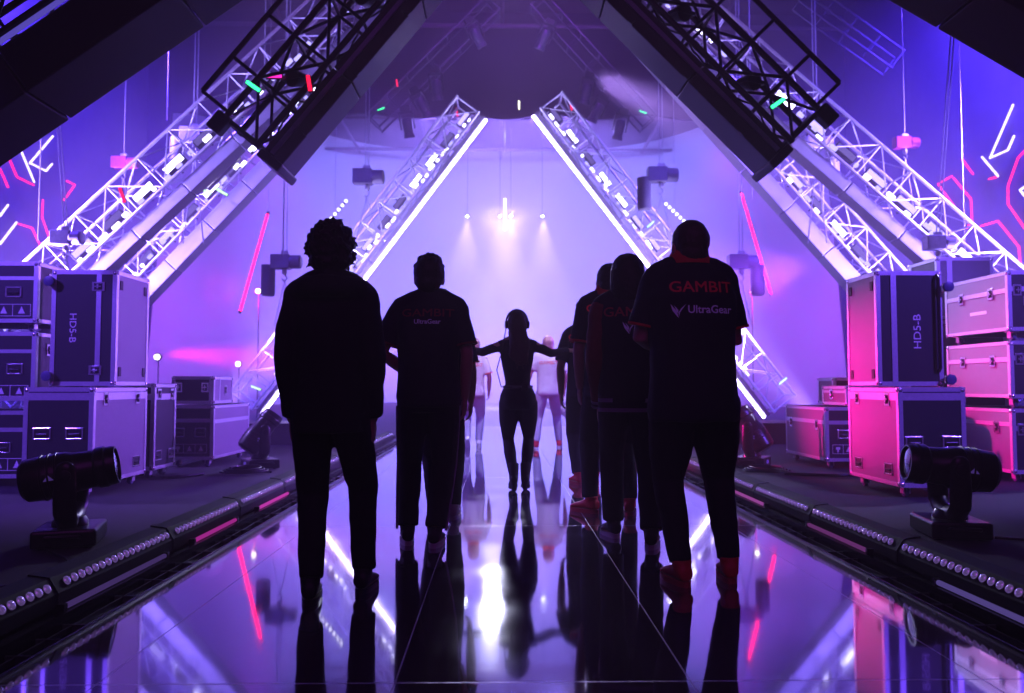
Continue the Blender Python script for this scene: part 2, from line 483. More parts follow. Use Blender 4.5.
def flight_case(label, X0, X1, Y0, Y1, Z0, Z1, floor_z, m=None, lid=0.0, band=None, casters=True, group='flight cases', front=(), right=(), left=(), side_m=None):
    cx, cy = (X0 + X1) / 2, (Y0 + Y1) / 2
    t = thing('flight_case', label, 'flight case', (cx, cy, floor_z), group)
    x0, x1, y0, y1, z0, z1 = X0 - cx, X1 - cx, Y0 - cy, Y1 - cy, Z0 - floor_z, Z1 - floor_z
    MB().bb(x0, x1, y0, y1, z0, z1).build('shell', m or M_PLY, t, smooth=False, bevel=0.004)
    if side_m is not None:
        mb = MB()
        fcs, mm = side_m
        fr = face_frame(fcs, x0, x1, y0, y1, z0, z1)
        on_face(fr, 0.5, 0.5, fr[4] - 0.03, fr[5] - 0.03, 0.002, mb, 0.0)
        mb.build('lit_face_panel', mm, t, smooth=False)  # pale sheet that brightens the lit face by colour
    e = 0.034; th = 0.005
    ed = MB()
    for zz0, zz1 in ((z0 - th, z0 + e), (z1 - e, z1 + th)):      # horizontal angles
        ed.bb(x0 - th, x1 + th, y0 - th, y0, zz0, zz1).bb(x0 - th, x1 + th, y1, y1 + th, zz0, zz1)
        ed.bb(x0 - th, x0, y0, y1, zz0, zz1).bb(x1, x1 + th, y0, y1, zz0, zz1)
    for xs in (x0 - th, x1):
        pass
    for a, b in ((x0 - th, x0 + e), (x1 - e, x1 + th)):
        ed.bb(a, b, y0 - th * 1.2, y0, z0, z1).bb(a, b, y1, y1 + th * 1.2, z0, z1)
        ed.bb(a, b, y0, y1, z1, z1 + th).bb(a, b, y0, y1, z0 - th, z0)
    for a, b in ((y0, y0 + e), (y1 - e, y1)):
        ed.bb(x0 - th * 1.2, x0, a, b, z0, z1).bb(x1, x1 + th * 1.2, a, b, z0, z1)
        ed.bb(x0, x1, a, b, z1, z1 + th * 0.9)
    ed.build('edge_trim', M_EDGE, t, smooth=False)
    c0 = None
    inn = lambda a, b, c: (a - math.copysign(0.016, a - (x0 + x1) / 2), b - math.copysign(0.016, b - (y0 + y1) / 2), c - math.copysign(0.02, c - (z0 + z1) / 2))
    for xx in (x0, x1):
        for yy in (y0, y1):
            for zz in (z0, z1):
                if c0 is None:
                    c0 = MB().ball((0, 0, 0), 0.03, nu=10, nv=6).build('ball_corner', M_CHROME, t)
                    c0.location = inn(xx, yy, zz)
                else: share(c0, t, inn(xx, yy, zz))
    if band is not None:                                       # valance between lid and body
        zc, hb = z0 + band * (z1 - z0), 0.032
        mb = MB()
        mb.bb(x0 - th, x1 + th, y0 - th * 1.3, y0, zc - hb, zc + hb).bb(x0 - th, x1 + th, y1, y1 + th * 1.3, zc - hb, zc + hb)
        mb.bb(x0 - th * 1.3, x0, y0, y1, zc - hb, zc + hb).bb(x1, x1 + th * 1.3, y0, y1, zc - hb, zc + hb)
        mb.build('lid_band', M_EDGE, t, smooth=False)
    if casters and z0 > 0.03:
        for xx in (x0 + 0.09, x1 - 0.09):
            for yy in (y0 + 0.10, y1 - 0.10):
                make_caster(t, xx, yy, z0 - th, 0.0)
    for fcs, items in (('front', front), ('right', right), ('left', left)):
        fr = face_frame(fcs, x0, x1, y0, y1, z0, z1)
        for it in items:
            k = it[0]
            if k == 'latch': make_latch(fr, it[1], it[2], t, *(it[3:]))
            elif k == 'handle': make_handle(fr, it[1], it[2], t, *(it[3:]))
            elif k == 'vent': make_vent(fr, it[1], it[2], t)
            elif k == 'vband':
                mb = MB(); on_face(fr, it[1], 0.5, it[2], fr[5] - 0.03, 0.007, mb)
                mb.build('lid_band', M_EDGE, t, smooth=False)
            elif k == 'hband':
                mb = MB(); on_face(fr, 0.5, it[1], fr[4] - 0.03, it[2], 0.007, mb)
                mb.build('lid_band', M_EDGE, t, smooth=False)
            elif k == 'text':
                vs, fs = text_mesh(it[3], it[4], 0.001, it[6] if len(it) > 6 else 1.0)
                a = R(it[5]); o, U, V, N, W, H = fr
                out = []
                for p in vs:
                    q = Vector((p.x * math.cos(a) - p.y * math.sin(a), p.x * math.sin(a) + p.y * math.cos(a)))
                    out.append(o + U * (it[1] * W + q.x) + V * (it[2] * H + q.y) + N * 0.0045)
                MB().add(out, fs).build('stencil_lettering', M_WHITE, t, smooth=False)
            elif k == 'icons':                                 # row of framed handling symbols
                mb = MB(); o, U, V, N, W, H = fr
                w, h = it[3], it[4]; du = w / W
                for dv in (-0.5, 0.5): on_face(fr, it[1], it[2] + dv * h / H, w, 0.006, 0.001, mb, 0.002)
                for j in range(4): on_face(fr, it[1] + (j / 3 - 0.5) * du, it[2], 0.006, h, 0.001, mb, 0.002)
                rot = Matrix((U, V, N)).transposed()
                for j, kind in enumerate(('cup', 'tri', 'tri')):
                    c = o + U * ((it[1] + ((j + 0.5) / 3 - 0.5) * du) * W) + V * (it[2] * H) + N * 0.003
                    if kind == 'tri': mb.add([c + U * -0.03 * h / 0.1 + V * -0.03 * h / 0.1, c + U * 0.03 * h / 0.1 + V * -0.03 * h / 0.1, c + V * 0.035 * h / 0.1], [(0, 1, 2)])
                    else:
                        mb.box(c + V * 0.01 * h / .1, (0.05 * h / .1, 0.03 * h / .1, 0.001), rot); mb.box(c - V * 0.02 * h / .1, (0.02 * h / .1, 0.03 * h / .1, 0.001), rot)
                mb.build('handling_symbols', M_WHITE, t, smooth=False)
            elif k == 'sticker':
                mb = MB(); on_face(fr, it[1], it[2], it[3], it[4], 0.001, mb, 0.003)
                mb.build('sticker', it[5] if len(it) > 5 else M_WHITE, t, smooth=False)
            elif k == 'dot':
                o, U, V, N, W, H = fr
                MB().lathe([(it[3], 0), (it[3], 0.002)], o + U * (it[1] * W) + V * (it[2] * H) + N * 0.004, N, 16).build('round_sticker', it[4], t, smooth=False)
            elif k == 'pull':                                  # long strap handle
                o, U, V, N, W, H = fr
                c = o + U * (it[1] * W); pts = [c + V * (a * H) + N * b for a, b in ((it[2], 0.005), (it[2] + 0.03, 0.035), (it[3] - 0.03, 0.035), (it[3], 0.005))]
                MB().tube(pts, 0.014, 8).build('pull_strap', M_BLKPL, t)
            elif k == 'castor_side':                           # wheel sticking out of a tipped case side
                o, U, V, N, W, H = fr
                c = o + U * (it[1] * W) + V * (it[2] * H)
                k2 = MB().box(c + N * 0.02, (0.03, 0.07, 0.07)).build('caster', M_STEEL, t, smooth=False)
                MB().lathe([(0.03, -0.016), (0.045, -0.012), (0.045, 0.012), (0.03, 0.016)], c + N * 0.06, (0, 1, 0), 16).build('wheel', M_WHEEL, k2)
    return t

TEAL = mat('teal_sticker', (0.02, 0.45, 0.35), 0.5)
REDS = mat('red_sticker', (0.7, 0.03, 0.03), 0.5)
def X(px, Y): return at(px, 386, Y).x
G = 'flight cases stacked beside the walkway'
HB = [('latch', 0.20, 0.88), ('latch', 0.80, 0.88), ('handle', 0.2, 0.16, 0.14, 0.10), ('handle', 0.8, 0.16, 0.14, 0.10)]

# left side, upright pair
flight_case('tall dark flight case on wheels under the upright case, behind the large left moving light', -4.03, -3.45, 6.71, 7.71, 0.155, 0.985, DECK, group=G, band=0.91,
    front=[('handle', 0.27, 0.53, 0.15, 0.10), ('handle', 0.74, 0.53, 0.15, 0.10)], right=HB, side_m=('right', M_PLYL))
flight_case('upright dark case stencilled with white letters reading downward, standing on the left tall case', -4.02, -3.45, 7.06, 7.70, 1.006, 2.04, 1.002, casters=False, group=G,
    front=[('vband', 0.73, 0.045), ('latch', 0.72, 0.86, False), ('latch', 0.70, 0.13, False), ('sticker', 0.63, 0.13, 0.035, 0.02, REDS), ('text', 0.33, 0.5, 'HD5-B', 0.085, -90, 1.1), ('castor_side', 0.0, 0.9), ('castor_side', 0.0, 0.08)],
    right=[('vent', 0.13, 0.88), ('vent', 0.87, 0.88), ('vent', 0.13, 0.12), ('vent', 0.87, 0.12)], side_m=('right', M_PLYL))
# left side, stack of three at the frame edge
bx = X(34.5, 7.4)
for z0, z1, fz, lab, fr in (
    (0.145, 0.765, DECK, 'wide dark rack case at the left frame edge, bottom of its stack of three', [('hband', 0.72, 0.04), ('handle', 0.75, 0.45, 0.15, 0.1), ('handle', 0.3, 0.45, 0.15, 0.1), ('icons', 0.72, 0.2, 0.5, 0.11)]),
    (0.865, 1.505, 0.773, 'dark rack case with a pale paper sticker and teal dot, middle of the left stack', [('hband', 0.72, 0.035), ('handle', 0.83, 0.46, 0.15, 0.1), ('sticker', 0.63, 0.5, 0.09, 0.11), ('dot', 0.645, 0.36, 0.024, TEAL), ('icons', 0.72, 0.14, 0.5, 0.1)]),
    (1.60, 2.17, 1.513, 'dark rack case with framed handling symbols, topmost of the left stack', [('hband', 0.73, 0.035), ('handle', 0.8, 0.5, 0.15, 0.1), ('handle', 0.5, 0.5, 0.15, 0.1), ('icons', 0.72, 0.2, 0.5, 0.11)])):
    flight_case(lab, bx - 1.1, bx, 7.4, 8.25, z0, z1, fz, group=G, front=fr, right=[('latch', 0.25, 0.75), ('latch', 0.75, 0.75)])
# left side, single case behind the upright pair
flight_case('dark latched case half hidden behind the left upright pair', -4.25, -3.50, 8.0, 8.52, 0.15, 1.02, DECK, group=G, band=0.85, right=HB)
# left side, pair beyond
xc = X(214, 9.16)
flight_case('low dark rack case with handling symbols, under a small case on the left deck', xc - 0.52, xc, 9.16, 10.45, 0.15, 0.772, DECK, group=G,
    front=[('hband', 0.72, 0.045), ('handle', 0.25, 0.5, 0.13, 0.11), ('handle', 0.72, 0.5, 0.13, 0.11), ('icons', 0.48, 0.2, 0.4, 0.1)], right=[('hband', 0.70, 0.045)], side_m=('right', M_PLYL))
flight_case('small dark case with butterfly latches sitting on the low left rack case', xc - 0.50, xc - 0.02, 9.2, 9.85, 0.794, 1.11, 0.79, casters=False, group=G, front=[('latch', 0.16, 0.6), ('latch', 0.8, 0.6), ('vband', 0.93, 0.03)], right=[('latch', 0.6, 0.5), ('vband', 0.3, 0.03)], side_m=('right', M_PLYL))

# right side, upright pair
xr = 3.36
flight_case('tall case on wheels with magenta-lit side, under the upright case on the right deck', xr, xr + 0.56, 6.52, 7.45, 0.155, 0.985, DECK, group=G, band=0.91,
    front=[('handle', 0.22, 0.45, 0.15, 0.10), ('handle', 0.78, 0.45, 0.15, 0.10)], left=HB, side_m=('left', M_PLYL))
flight_case('upright dark case stencilled with white letters reading upward, standing on the right tall case', xr, xr + 0.58, 6.86, 7.44, 1.006, 2.02, 1.002, casters=False, group=G,
    front=[('vband', 0.26, 0.05), ('text', 0.62, 0.47, 'HD5-B', 0.095, 90, 1.15), ('pull', 0.93, 0.12, 0.97), ('castor_side', 1.06, 0.86), ('castor_side', 1.06, 0.05)],
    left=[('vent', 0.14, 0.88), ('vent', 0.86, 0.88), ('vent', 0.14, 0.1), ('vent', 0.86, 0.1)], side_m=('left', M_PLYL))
# right side, stack of three at the frame edge
ex = X(1011, 7.55)
SL = [('hband', 0.68, 0.045), ('latch', 0.28, 0.66), ('latch', 0.75, 0.66)]
for z0, z1, fz, lab, ll in (
    (0.15, 0.775, DECK, 'dark wheeled case at the right frame edge, bottom of its stack of three', [('hband', 0.76, 0.04), ('latch', 0.78, 0.7)]),
    (0.885, 1.44, 0.783, 'magenta-lit case with two butterfly latches, middle of the right stack', SL + [('text', 0.5, 0.22, 'HD5', 0.06, 0)]),
    (1.545, 2.13, 1.448, 'pale lit case with a taped label, topmost of the right stack of three', SL + [('sticker', 0.55, 0.36, 0.28, 0.035)])):
    ll = [i for i in ll if i[0] != 'text']
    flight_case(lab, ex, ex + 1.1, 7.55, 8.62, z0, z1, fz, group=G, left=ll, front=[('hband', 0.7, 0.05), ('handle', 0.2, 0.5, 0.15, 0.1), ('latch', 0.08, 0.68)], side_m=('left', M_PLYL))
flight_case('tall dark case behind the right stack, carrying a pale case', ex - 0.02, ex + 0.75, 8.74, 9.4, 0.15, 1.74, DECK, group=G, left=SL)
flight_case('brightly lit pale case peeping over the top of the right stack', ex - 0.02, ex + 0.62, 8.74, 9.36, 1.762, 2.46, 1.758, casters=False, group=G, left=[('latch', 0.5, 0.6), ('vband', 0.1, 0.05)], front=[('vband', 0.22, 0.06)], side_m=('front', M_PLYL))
# right side, cluster beyond
xf = X(825, 8.83)
flight_case('low magenta-lit rack case on wheels, carrying two small cases on the right deck', xf, xf + 1.15, 8.83, 10.05, 0.15, 0.755, DECK, group=G,
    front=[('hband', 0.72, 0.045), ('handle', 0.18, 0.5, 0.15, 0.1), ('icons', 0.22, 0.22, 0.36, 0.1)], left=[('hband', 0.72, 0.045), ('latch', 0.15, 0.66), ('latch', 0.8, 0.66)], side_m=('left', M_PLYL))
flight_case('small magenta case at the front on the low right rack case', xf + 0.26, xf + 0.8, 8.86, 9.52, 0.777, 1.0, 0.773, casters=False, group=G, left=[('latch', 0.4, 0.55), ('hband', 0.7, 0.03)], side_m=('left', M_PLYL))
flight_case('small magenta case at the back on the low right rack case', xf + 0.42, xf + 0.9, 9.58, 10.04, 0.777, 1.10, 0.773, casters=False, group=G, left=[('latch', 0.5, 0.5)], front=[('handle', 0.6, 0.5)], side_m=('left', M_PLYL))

# ====================================================== moving head lights
M_GLASS = mat('front_lens', (0.08, 0.08, 0.12), 0.05, 0.2, coat=1.0)
M_PUR = mat('purple_mark', (0.35, 0.25, 0.7), 0.5, emit=(0.3, 0.2, 0.8), es=0.12)  # printed colour plus a faint glow of its own
def moving_head(label, loc, aim, s=1.0, name='moving_head_light', group='moving lights standing on the decks'):
    """base box, yoke and head; aim is the direction the head points"""
    t = thing(name, label, 'stage light', loc, group)
    aim = Vector(aim).normalized()
    fl = Vector((aim.x, aim.y, 0)).normalized(); sd = Vector((-fl.y, fl.x, 0))
    rot = Matrix((sd, fl, Vector((0, 0, 1)))).transposed()
    b = MB().box((0, 0, 0.06 * s), (0.40 * s, 0.34 * s, 0.10 * s), rot)
    base = b.build('base', M_BLKPL, t, smooth=False, bevel=0.015 * s)
    for k in (-1, 1):
        g = MB(); p = sd * (0.215 * s * k)
        g.tube([p + fl * -0.09 * s + Vector((0, 0, 0.07 * s)), p + fl * -0.08 * s + sd * 0.03 * k * s + Vector((0, 0, 0.08 * s)), p + fl * 0.08 * s + sd * 0.03 * k * s + Vector((0, 0, 0.08 * s)), p + fl * 0.09 * s + Vector((0, 0, 0.07 * s))], 0.011 * s, 8)
        g.build('carry_handle', M_BLKPL, base)
    for i in (-1, 1):
        for j in (-1, 1):
            MB().lathe([(0.02 * s, 0), (0.022 * s, 0.012 * s)], sd * 0.15 * s * i + fl * 0.12 * s * j, (0, 0, 1), 12).build('foot', M_RUB, t)
    MB().box(fl * -0.171 * s + Vector((0, 0, 0.06 * s)), (0.1 * s, 0.004 * s, 0.04 * s), rot).build('display', M_PUR, base, smooth=False)
    # yoke: U of flattened arms
    pz = 0.42 * s
    y = MB()
    prof = []
    for k in (-1, 1):
        pts = [Vector((0, 0, 0.13 * s)), sd * 0.10 * s * k + Vector((0, 0, 0.145 * s)), sd * 0.17 * s * k + Vector((0, 0, 0.20 * s)), sd * 0.185 * s * k + Vector((0, 0, 0.30 * s)), sd * 0.185 * s * k + Vector((0, 0, pz + 0.03 * s))]
        y.tube(pts, [0.06 * s, 0.06 * s, 0.062 * s, 0.062 * s, 0.055 * s], 12, True, flat=(sd, 0.42) )
    y.lathe([(0.10 * s, 0.10 * s), (0.10 * s, 0.13 * s), (0.08 * s, 0.16 * s)], n=20)
    y.build('yoke', M_BLKPL, t)
    for k in (-1, 1):
        MB().lathe([(0.035 * s, 0), (0.035 * s, 0.012 * s), (0.02 * s, 0.016 * s)], sd * 0.205 * s * k + Vector((0, 0, pz)), sd * k, 16).build('tilt_knob', M_BLKMET, t)
    c = Vector((0, 0, pz))
    h = MB().lathe([(0.05 * s, -0.27 * s), (0.10 * s, -0.265 * s), (0.125 * s, -0.24 * s), (0.132 * s, -0.16 * s), (0.132 * s, -0.02 * s), (0.118 * s, 0.02 * s), (0.112 * s, 0.13 * s), (0.124 * s, 0.145 * s), (0.126 * s, 0.19 * s), (0.118 * s, 0.20 * s), (0.118 * s, 0.225 * s), (0.112 * s, 0.25 * s), (0.10 * s, 0.25 * s), (0.098 * s, 0.235 * s)], c, aim, 26)
    hd = h.build('head', M_BLKPL, t)
    MB().lathe([(0.097 * s, 0.2355 * s), (0.07 * s, 0.242 * s), (0.01 * s, 0.248 * s)], c, aim, 22).build('front_glass', M_GLASS, hd)
    n1 = (sd.cross(aim)); n1 = n1 if n1.z > 0 else -n1
    for k in (-1, 1):      # printed wedge on the flank
        o = c + sd * 0.134 * s * k - aim * 0.10 * s
        MB().add([o + n1 * -0.015 * s - aim * 0.03 * s, o + n1 * -0.015 * s + aim * 0.03 * s, o + n1 * 0.02 * s + aim * 0.0 * s], [(0, 1, 2)]).build('printed_mark', M_PUR, hd, smooth=False)
    for k in range(3):     # cooling ribs
        MB().lathe([(0.134 * s, -0.01 * s), (0.138 * s, -0.008 * s), (0.138 * s, 0.0), (0.134 * s, 0.002 * s)], c - aim * (0.06 + 0.04 * k) * s, aim, 26).build('cooling_rib', M_BLKMET, hd)
    return t
p = at(70, 540, 4.76)
moving_head('large black moving light on the left deck, in front of the tall cases', (p.x, 4.76, DECK), (0.93, 0.30, 0.17), 1.0)
p = at(950, 534, 4.92)
moving_head('large black moving light on the right deck, in front of the tall cases', (p.x, 4.92, DECK), (-0.93, 0.16, 0.10), 1.02)
p = at(260, 467, 9.05)
moving_head('small black moving light tilted up beside the low left rack case', (p.x, 9.05, DECK), (0.55, 0.35, 0.85), 1.0)
p = at(752, 466, 9.16)
moving_head('small black moving light tilted up behind the legs of the tall man', (p.x, 9.16, DECK), (-0.5, 0.3, 0.9), 1.05)

# cables on the decks
def cable(label, pts, r=0.008, m=None, name='power_cable', cat='cable', group='cables lying on the side decks'):
    from mathutils import geometry as g
    P = [Vector(p) for p in pts]; out = []
    for i in range(len(P) - 1):
        a = P[max(i - 1, 0)]; b = P[i]; c = P[i + 1]; d = P[min(i + 2, len(P) - 1)]
        for k in range(6):
            t = k / 6
            out.append(0.5 * ((2 * b) + (c - a) * t + (2 * a - 5 * b + 4 * c - d) * t * t + (3 * b - a - 3 * c + d) * t ** 3))
    out.append(P[-1])
    o = MB().tube(out, r, 6).build(name, m or M_CABLE)
    return tag(o, label, cat, group)
zc = DECK + 0.010
cable('black cable curling away from the large left moving light', [(-2.55, 4.5, zc), (-2.3, 4.25, zc), (-2.15, 3.9, zc), (-2.5, 3.6, zc), (-3.0, 3.7, zc), (-3.6, 3.4, zc)])
cable('black cable trailing toward the frame from the large right moving light', [(3.05, 4.8, zc), (3.3, 4.72, zc), (3.7, 4.9, zc), (4.4, 4.75, zc), (5.2, 4.9, zc)])
cable('thick cable running across the left deck before the small moving light', [(-3.1, 8.3, zc + .01), (-3.35, 8.0, zc + .01), (-3.9, 8.35, zc + .01), (-4.6, 7.9, zc + .01)], 0.018)
cable('coiled cable heap beside the small left moving light', [(-2.75 + 0.28 * math.cos(k * 0.9) * (1 - 0.02 * k), 8.55 + 0.22 * math.sin(k * 0.9), zc + 0.0022 * k) for k in range(26)], 0.010)
cable('coiled cable heap beside the small right moving light', [(2.95 + 0.26 * math.cos(k * 0.9) * (1 - 0.02 * k), 8.6 + 0.24 * math.sin(k * 0.9), zc + 0.0022 * k) for k in range(22)], 0.010)
cable('thick cable running across the right deck to the low rack case', [(3.0, 8.2, zc + .01), (3.5, 8.05, zc + .01), (4.2, 8.2, zc + .01), (5.0, 8.1, zc + .01)], 0.018)
# ================================================================= trusses
M_TALU = mat('truss_aluminium', (0.72, 0.72, 0.80), 0.35, 0.45, var=0.15, scale=15)
M_TBLK = mat('truss_black', (0.010, 0.010, 0.015), 0.38, 0.3, var=0.2, scale=15)
M_PANL = mat('panel_dark', (0.008, 0.008, 0.012), 0.4, 0.0, var=0.3, scale=4)
M_PANP = mat('panel_pale', (0.34, 0.32, 0.42), 0.4, 0.1, var=0.12, scale=6)
M_SHEEN = mat('panel_sheen', (0.25, 0.22, 0.36), 0.3, 0.5, var=0.2, scale=5)

def frame_of(A, B, side):
    u = (B - A).normalized()
    v = Vector((-u.z, 0, u.x)) if side < 0 else Vector((u.z, 0, -u.x))
    if v.z < 0: v = -v
    return u, v.normalized()

def truss_arm(label, A, B, side, v0, width, depth, bay, tube_r=0.024, brace_r=0.011, m=M_TALU, panel=None, strip=None, extra=None, group='diagonal truss arms of the triangular portals', y_off=0.0, diag=True, name='truss_arm'):
    """A lower inner end, B upper inner end; v points away from the opening"""
    t = thing(name, label, 'truss', A, group)
    L = (B - A).length
    u, v = frame_of(A, B, side)
    Yv = Vector((0, 1, 0))
    P = lambda a, b, c: u * a + v * b + Yv * (c + y_off)
    h = depth / 2
    corners = ((v0, -h), (v0, h), (v0 + width, -h), (v0 + width, h))
    for b, c in corners:
        MB().tube([P(0, b, c), P(L, b, c)], tube_r, 10).build('chord', m, t)
    n = max(2, int(round(L / bay))); s = L / n
    for k in range(n + 1):
        a = min(max(k * s, tube_r), L - tube_r)
        mb = MB()
        for i, j in ((0, 1), (1, 3), (3, 2), (2, 0)):
            mb.tube([P(a, *corners[i]), P(a, *corners[j])], brace_r * (1.6 if k in (0, n) else 1.1), 6)
        mb.build('cross_frame', m, t)
    if diag:
        for k in range(n):
            a, b = k * s, (k + 1) * s
            for i, j in ((0, 2), (1, 3), (0, 1), (2, 3)):
                p, q = (i, j) if k % 2 == 0 else (j, i)
                MB().tube([P(a, *corners[p]), P(b, *corners[q])], brace_r, 6).build('diagonal_brace', m, t)
    if panel:
        pv0, pv1, pd, pm = panel
        mb = MB(); pn = max(1, int(L / 1.0)); pl = L / pn
        for k in range(pn):
            c = P((k + 0.5) * pl, (pv0 + pv1) / 2, 0)
            mb.box(c, (pl - 0.012, pv1 - pv0, pd), Matrix((u, v, Yv)).transposed())
        mb.build('light_panel', pm, t, smooth=False, bevel=0.012)
    if strip:
        sv, sr, sm, sy = strip
        MB().tube([P(0.02, sv, sy), P(L - 0.02, sv, sy)], sr, 10).build('light_strip', sm, t)
    if extra: extra(t, P, L, u, v, h, n, s)
    return t, P, L, u, v

def mirror_px(px): return 2 * 508 - px

SW = emat('white_strip', (0.62, 0.50, 1.0), 14.0)
ARMS = {}
# far portal with the white-edged opening
for side, A, B, w in ((-1, at(264, 415, 18), at(487, 122, 18), 'left'), (1, at(762, 418, 18), at(532, 118, 18), 'right')):
    ARMS['far', side] = truss_arm('silver truss arm with a glowing white inner edge, %s leg of the far triangle' % w, A, B, side, 0.22, 0.62, 0.7, 0.62, 0.032, 0.015, panel=(0.05, 0.15, 0.5, M_PANP), strip=(0.0, 0.035, SW, -0.2))
# middle portal
for side, A, B, w in ((-1, at(25, 432, 14.5), at(440, 0, 14.5), 'left'), (1, at(976, 432, 14.5), at(590, 0, 14.5), 'right')):
    ARMS['mid', side] = truss_arm('silver truss arm with a broad pale panel below it, %s leg of the middle triangle' % w, A, B, side, 0.36, 0.55, 0.6, 0.6, 0.026, 0.012, panel=(0.0, 0.28, 0.35, M_PANP))
# outer portal
for side, A, B, w in ((-1, at(-60, 430, 12), at(390, 12, 12), 'left'), (1, at(1110, 428, 12), at(628, 10, 12), 'right')):
    ARMS['out', side] = truss_arm('hazy silver truss arm above the middle one on the %s, ending behind stacked cases' % w, A, B, side, 0.26, 0.60, 0.6, 0.62, 0.026, 0.012, panel=(0.0, 0.20, 0.3, M_PANP))

# dark hanging portal
def near_extra(t, P, L, u, v, h, n, s):
    # outrigger rail with its posts, block ends, ribs on the panel
    MB().tube([P(0.1, 1.17, -h), P(L, 1.17, -h)], 0.028, 10).build('guard_rail', M_TBLK, t)
    for k in range(0, n + 1):
        a = min(max(k * s, 0.1), L - 0.05)
        MB().tube([P(a, 0.80, -h), P(a, 1.17, -h)], 0.02, 8).build('rail_post', M_TBLK, t)
    rot = Matrix((u, v, Vector((0, 1, 0)))).transposed()
    for b in (0.80,):
        MB().box(P(-0.05, b, -h), (0.22, 0.17, 0.14), rot).build('end_block', M_TBLK, t, smooth=False, bevel=0.02)
    MB().box(P(-0.02, 0.12, 0), (0.10, 0.30, 0.62), rot).build('end_block', M_TBLK, t, smooth=False, bevel=0.02)
    for k in range(int(L / 0.85)):
        MB().box(P(0.45 + k * 0.85, 0.02, -0.26), (0.05, 0.06, 0.06), rot).build('clamp', M_BLKMET, t, smooth=False)
    MB().box(P(L / 2, 0.155, -0.268), (L - 0.1, 0.05, 0.02), rot).build('panel_shine_strip', M_SHEEN, t, smooth=False)  # pale strip paints the sheen along the dark panel
for side, A, B, w in ((-1, at(287, 173, 8.5), at(492, -70, 8.5), 'left'), (1, at(763, 170, 8.5), at(522, -70, 8.5), 'right')):
    ARMS['hang', side] = truss_arm('black truss arm hanging overhead with its lower end in mid-air, %s one' % w, A, B, side, 0.34, 0.46, 0.5, 0.55, 0.034, 0.018, m=M_TBLK, panel=(0.0, 0.26, 0.5, M_PANL), extra=near_extra)
# nearest portal, cut off by the frame
def first_extra(t, P, L, u, v, h, n, s):
    rot = Matrix((u, v, Vector((0, 1, 0)))).transposed()
    MB().box(P(L / 2, 0.39, -0.27), (L - 0.1, 0.022, 0.03), rot).build('panel_shine_strip', emat('edge_glow', (0.22, 0.16, 0.9), 0.45), t, smooth=False)
for side, A, B, w in ((-1, at(-95, 205, 5.5), at(330, -86, 5.5), 'left'), (1, at(1120, 103, 5.0), at(800, -83, 5.0), 'right')):
    ARMS['near', side] = truss_arm('black truss arm cutting across the top %s corner of the picture' % w, A, B, side, 0.45, 0.5, 0.5, 0.6, 0.026, 0.013, m=M_TBLK, panel=(0.0, 0.36, 0.55, M_PANL), extra=first_extra)
# dim lamp trusses high at the back
M_DIM = mat('truss_dim', (0.10, 0.08, 0.13), 0.4, 0.3, var=0.2, scale=8)  # truss metal darkened, the dim light put into its colour
for side, A, B, w in ((-1, at(380, 130, 23), at(500, 12, 23), 'left'), (1, at(642, 130, 23), at(530, 8, 23), 'right')):
    ARMS['lamp', side] = truss_arm('dim lamp truss high above the far triangle on the %s, lamps hanging from it' % w, A, B, side, 0.0, 0.55, 0.5, 0.8, 0.03, 0.013, m=M_DIM, diag=False)
for side, A, B, w in ((-1, at(128, 72, 21), at(215, 5, 21), 'left'), (1, at(888, 72, 21), at(795, 5, 21), 'right')):
    ARMS['high', side] = truss_arm('dim magenta-tinted truss high near the ceiling on the %s, above the hoists' % w, A, B, side, 0.0, 0.6, 0.5, 0.8, 0.03, 0.013, m=M_DIM, diag=False)

# ------------------------------------------------- fixtures inside the arms
def strobe_proto():
    t = thing('strobe_light', 'x', 'stage light', (0, 0, 0), 'strobe lights clamped inside the silver truss arms')
    MB().bb(-0.19, 0.19, -0.05, 0.06, -0.065, 0.065).build('body', M_BLKMET, t, smooth=False, bevel=0.01)
    return t
SB = MB().bb(-0.19, 0.19, -0.05, 0.06, -0.065, 0.065).mesh('strobe_body'); SB.materials.append(M_BLKMET)
SF = MB().bb(-0.175, 0.175, -0.057, -0.051, -0.05, 0.05).mesh('strobe_face')
SBR = MB().bb(-0.012, 0.012, 0.06, 0.075, -0.15, 0.15).bb(-0.012, 0.012, -0.02, 0.06, -0.085, -0.073).bb(-0.012, 0.012, -0.02, 0.06, 0.073, 0.085).mesh('strobe_bracket'); SBR.materials.append(M_BLKMET)
E_HI = emat('strobe_white', (0.62, 0.55, 1.0), 7.0)
E_MD = emat('strobe_violet', (0.40, 0.30, 1.0), 2.2)
E_LO = emat('strobe_dim', (0.35, 0.25, 0.9), 0.5)
FACES = []
for e in (E_HI, E_MD, E_LO):
    f = SF.copy(); f.materials.append(e); FACES.append(f)
rs = random.Random(11)
ORD = ['first', 'second', 'third', 'fourth', 'fifth', 'sixth', 'seventh', 'eighth', 'ninth', 'tenth', 'eleventh', 'twelfth', 'thirteenth', 'fourteenth', 'fifteenth', 'sixteenth', 'seventeenth', 'eighteenth']
WHERE = {'far': 'far white-edged truss arm', 'mid': 'silver middle truss arm', 'out': 'hazy outer truss arm'}
def mesh_obj(name, me, parent):
    o = bpy.data.objects.new(name, me); COL.objects.link(o); o.parent = parent
    return o
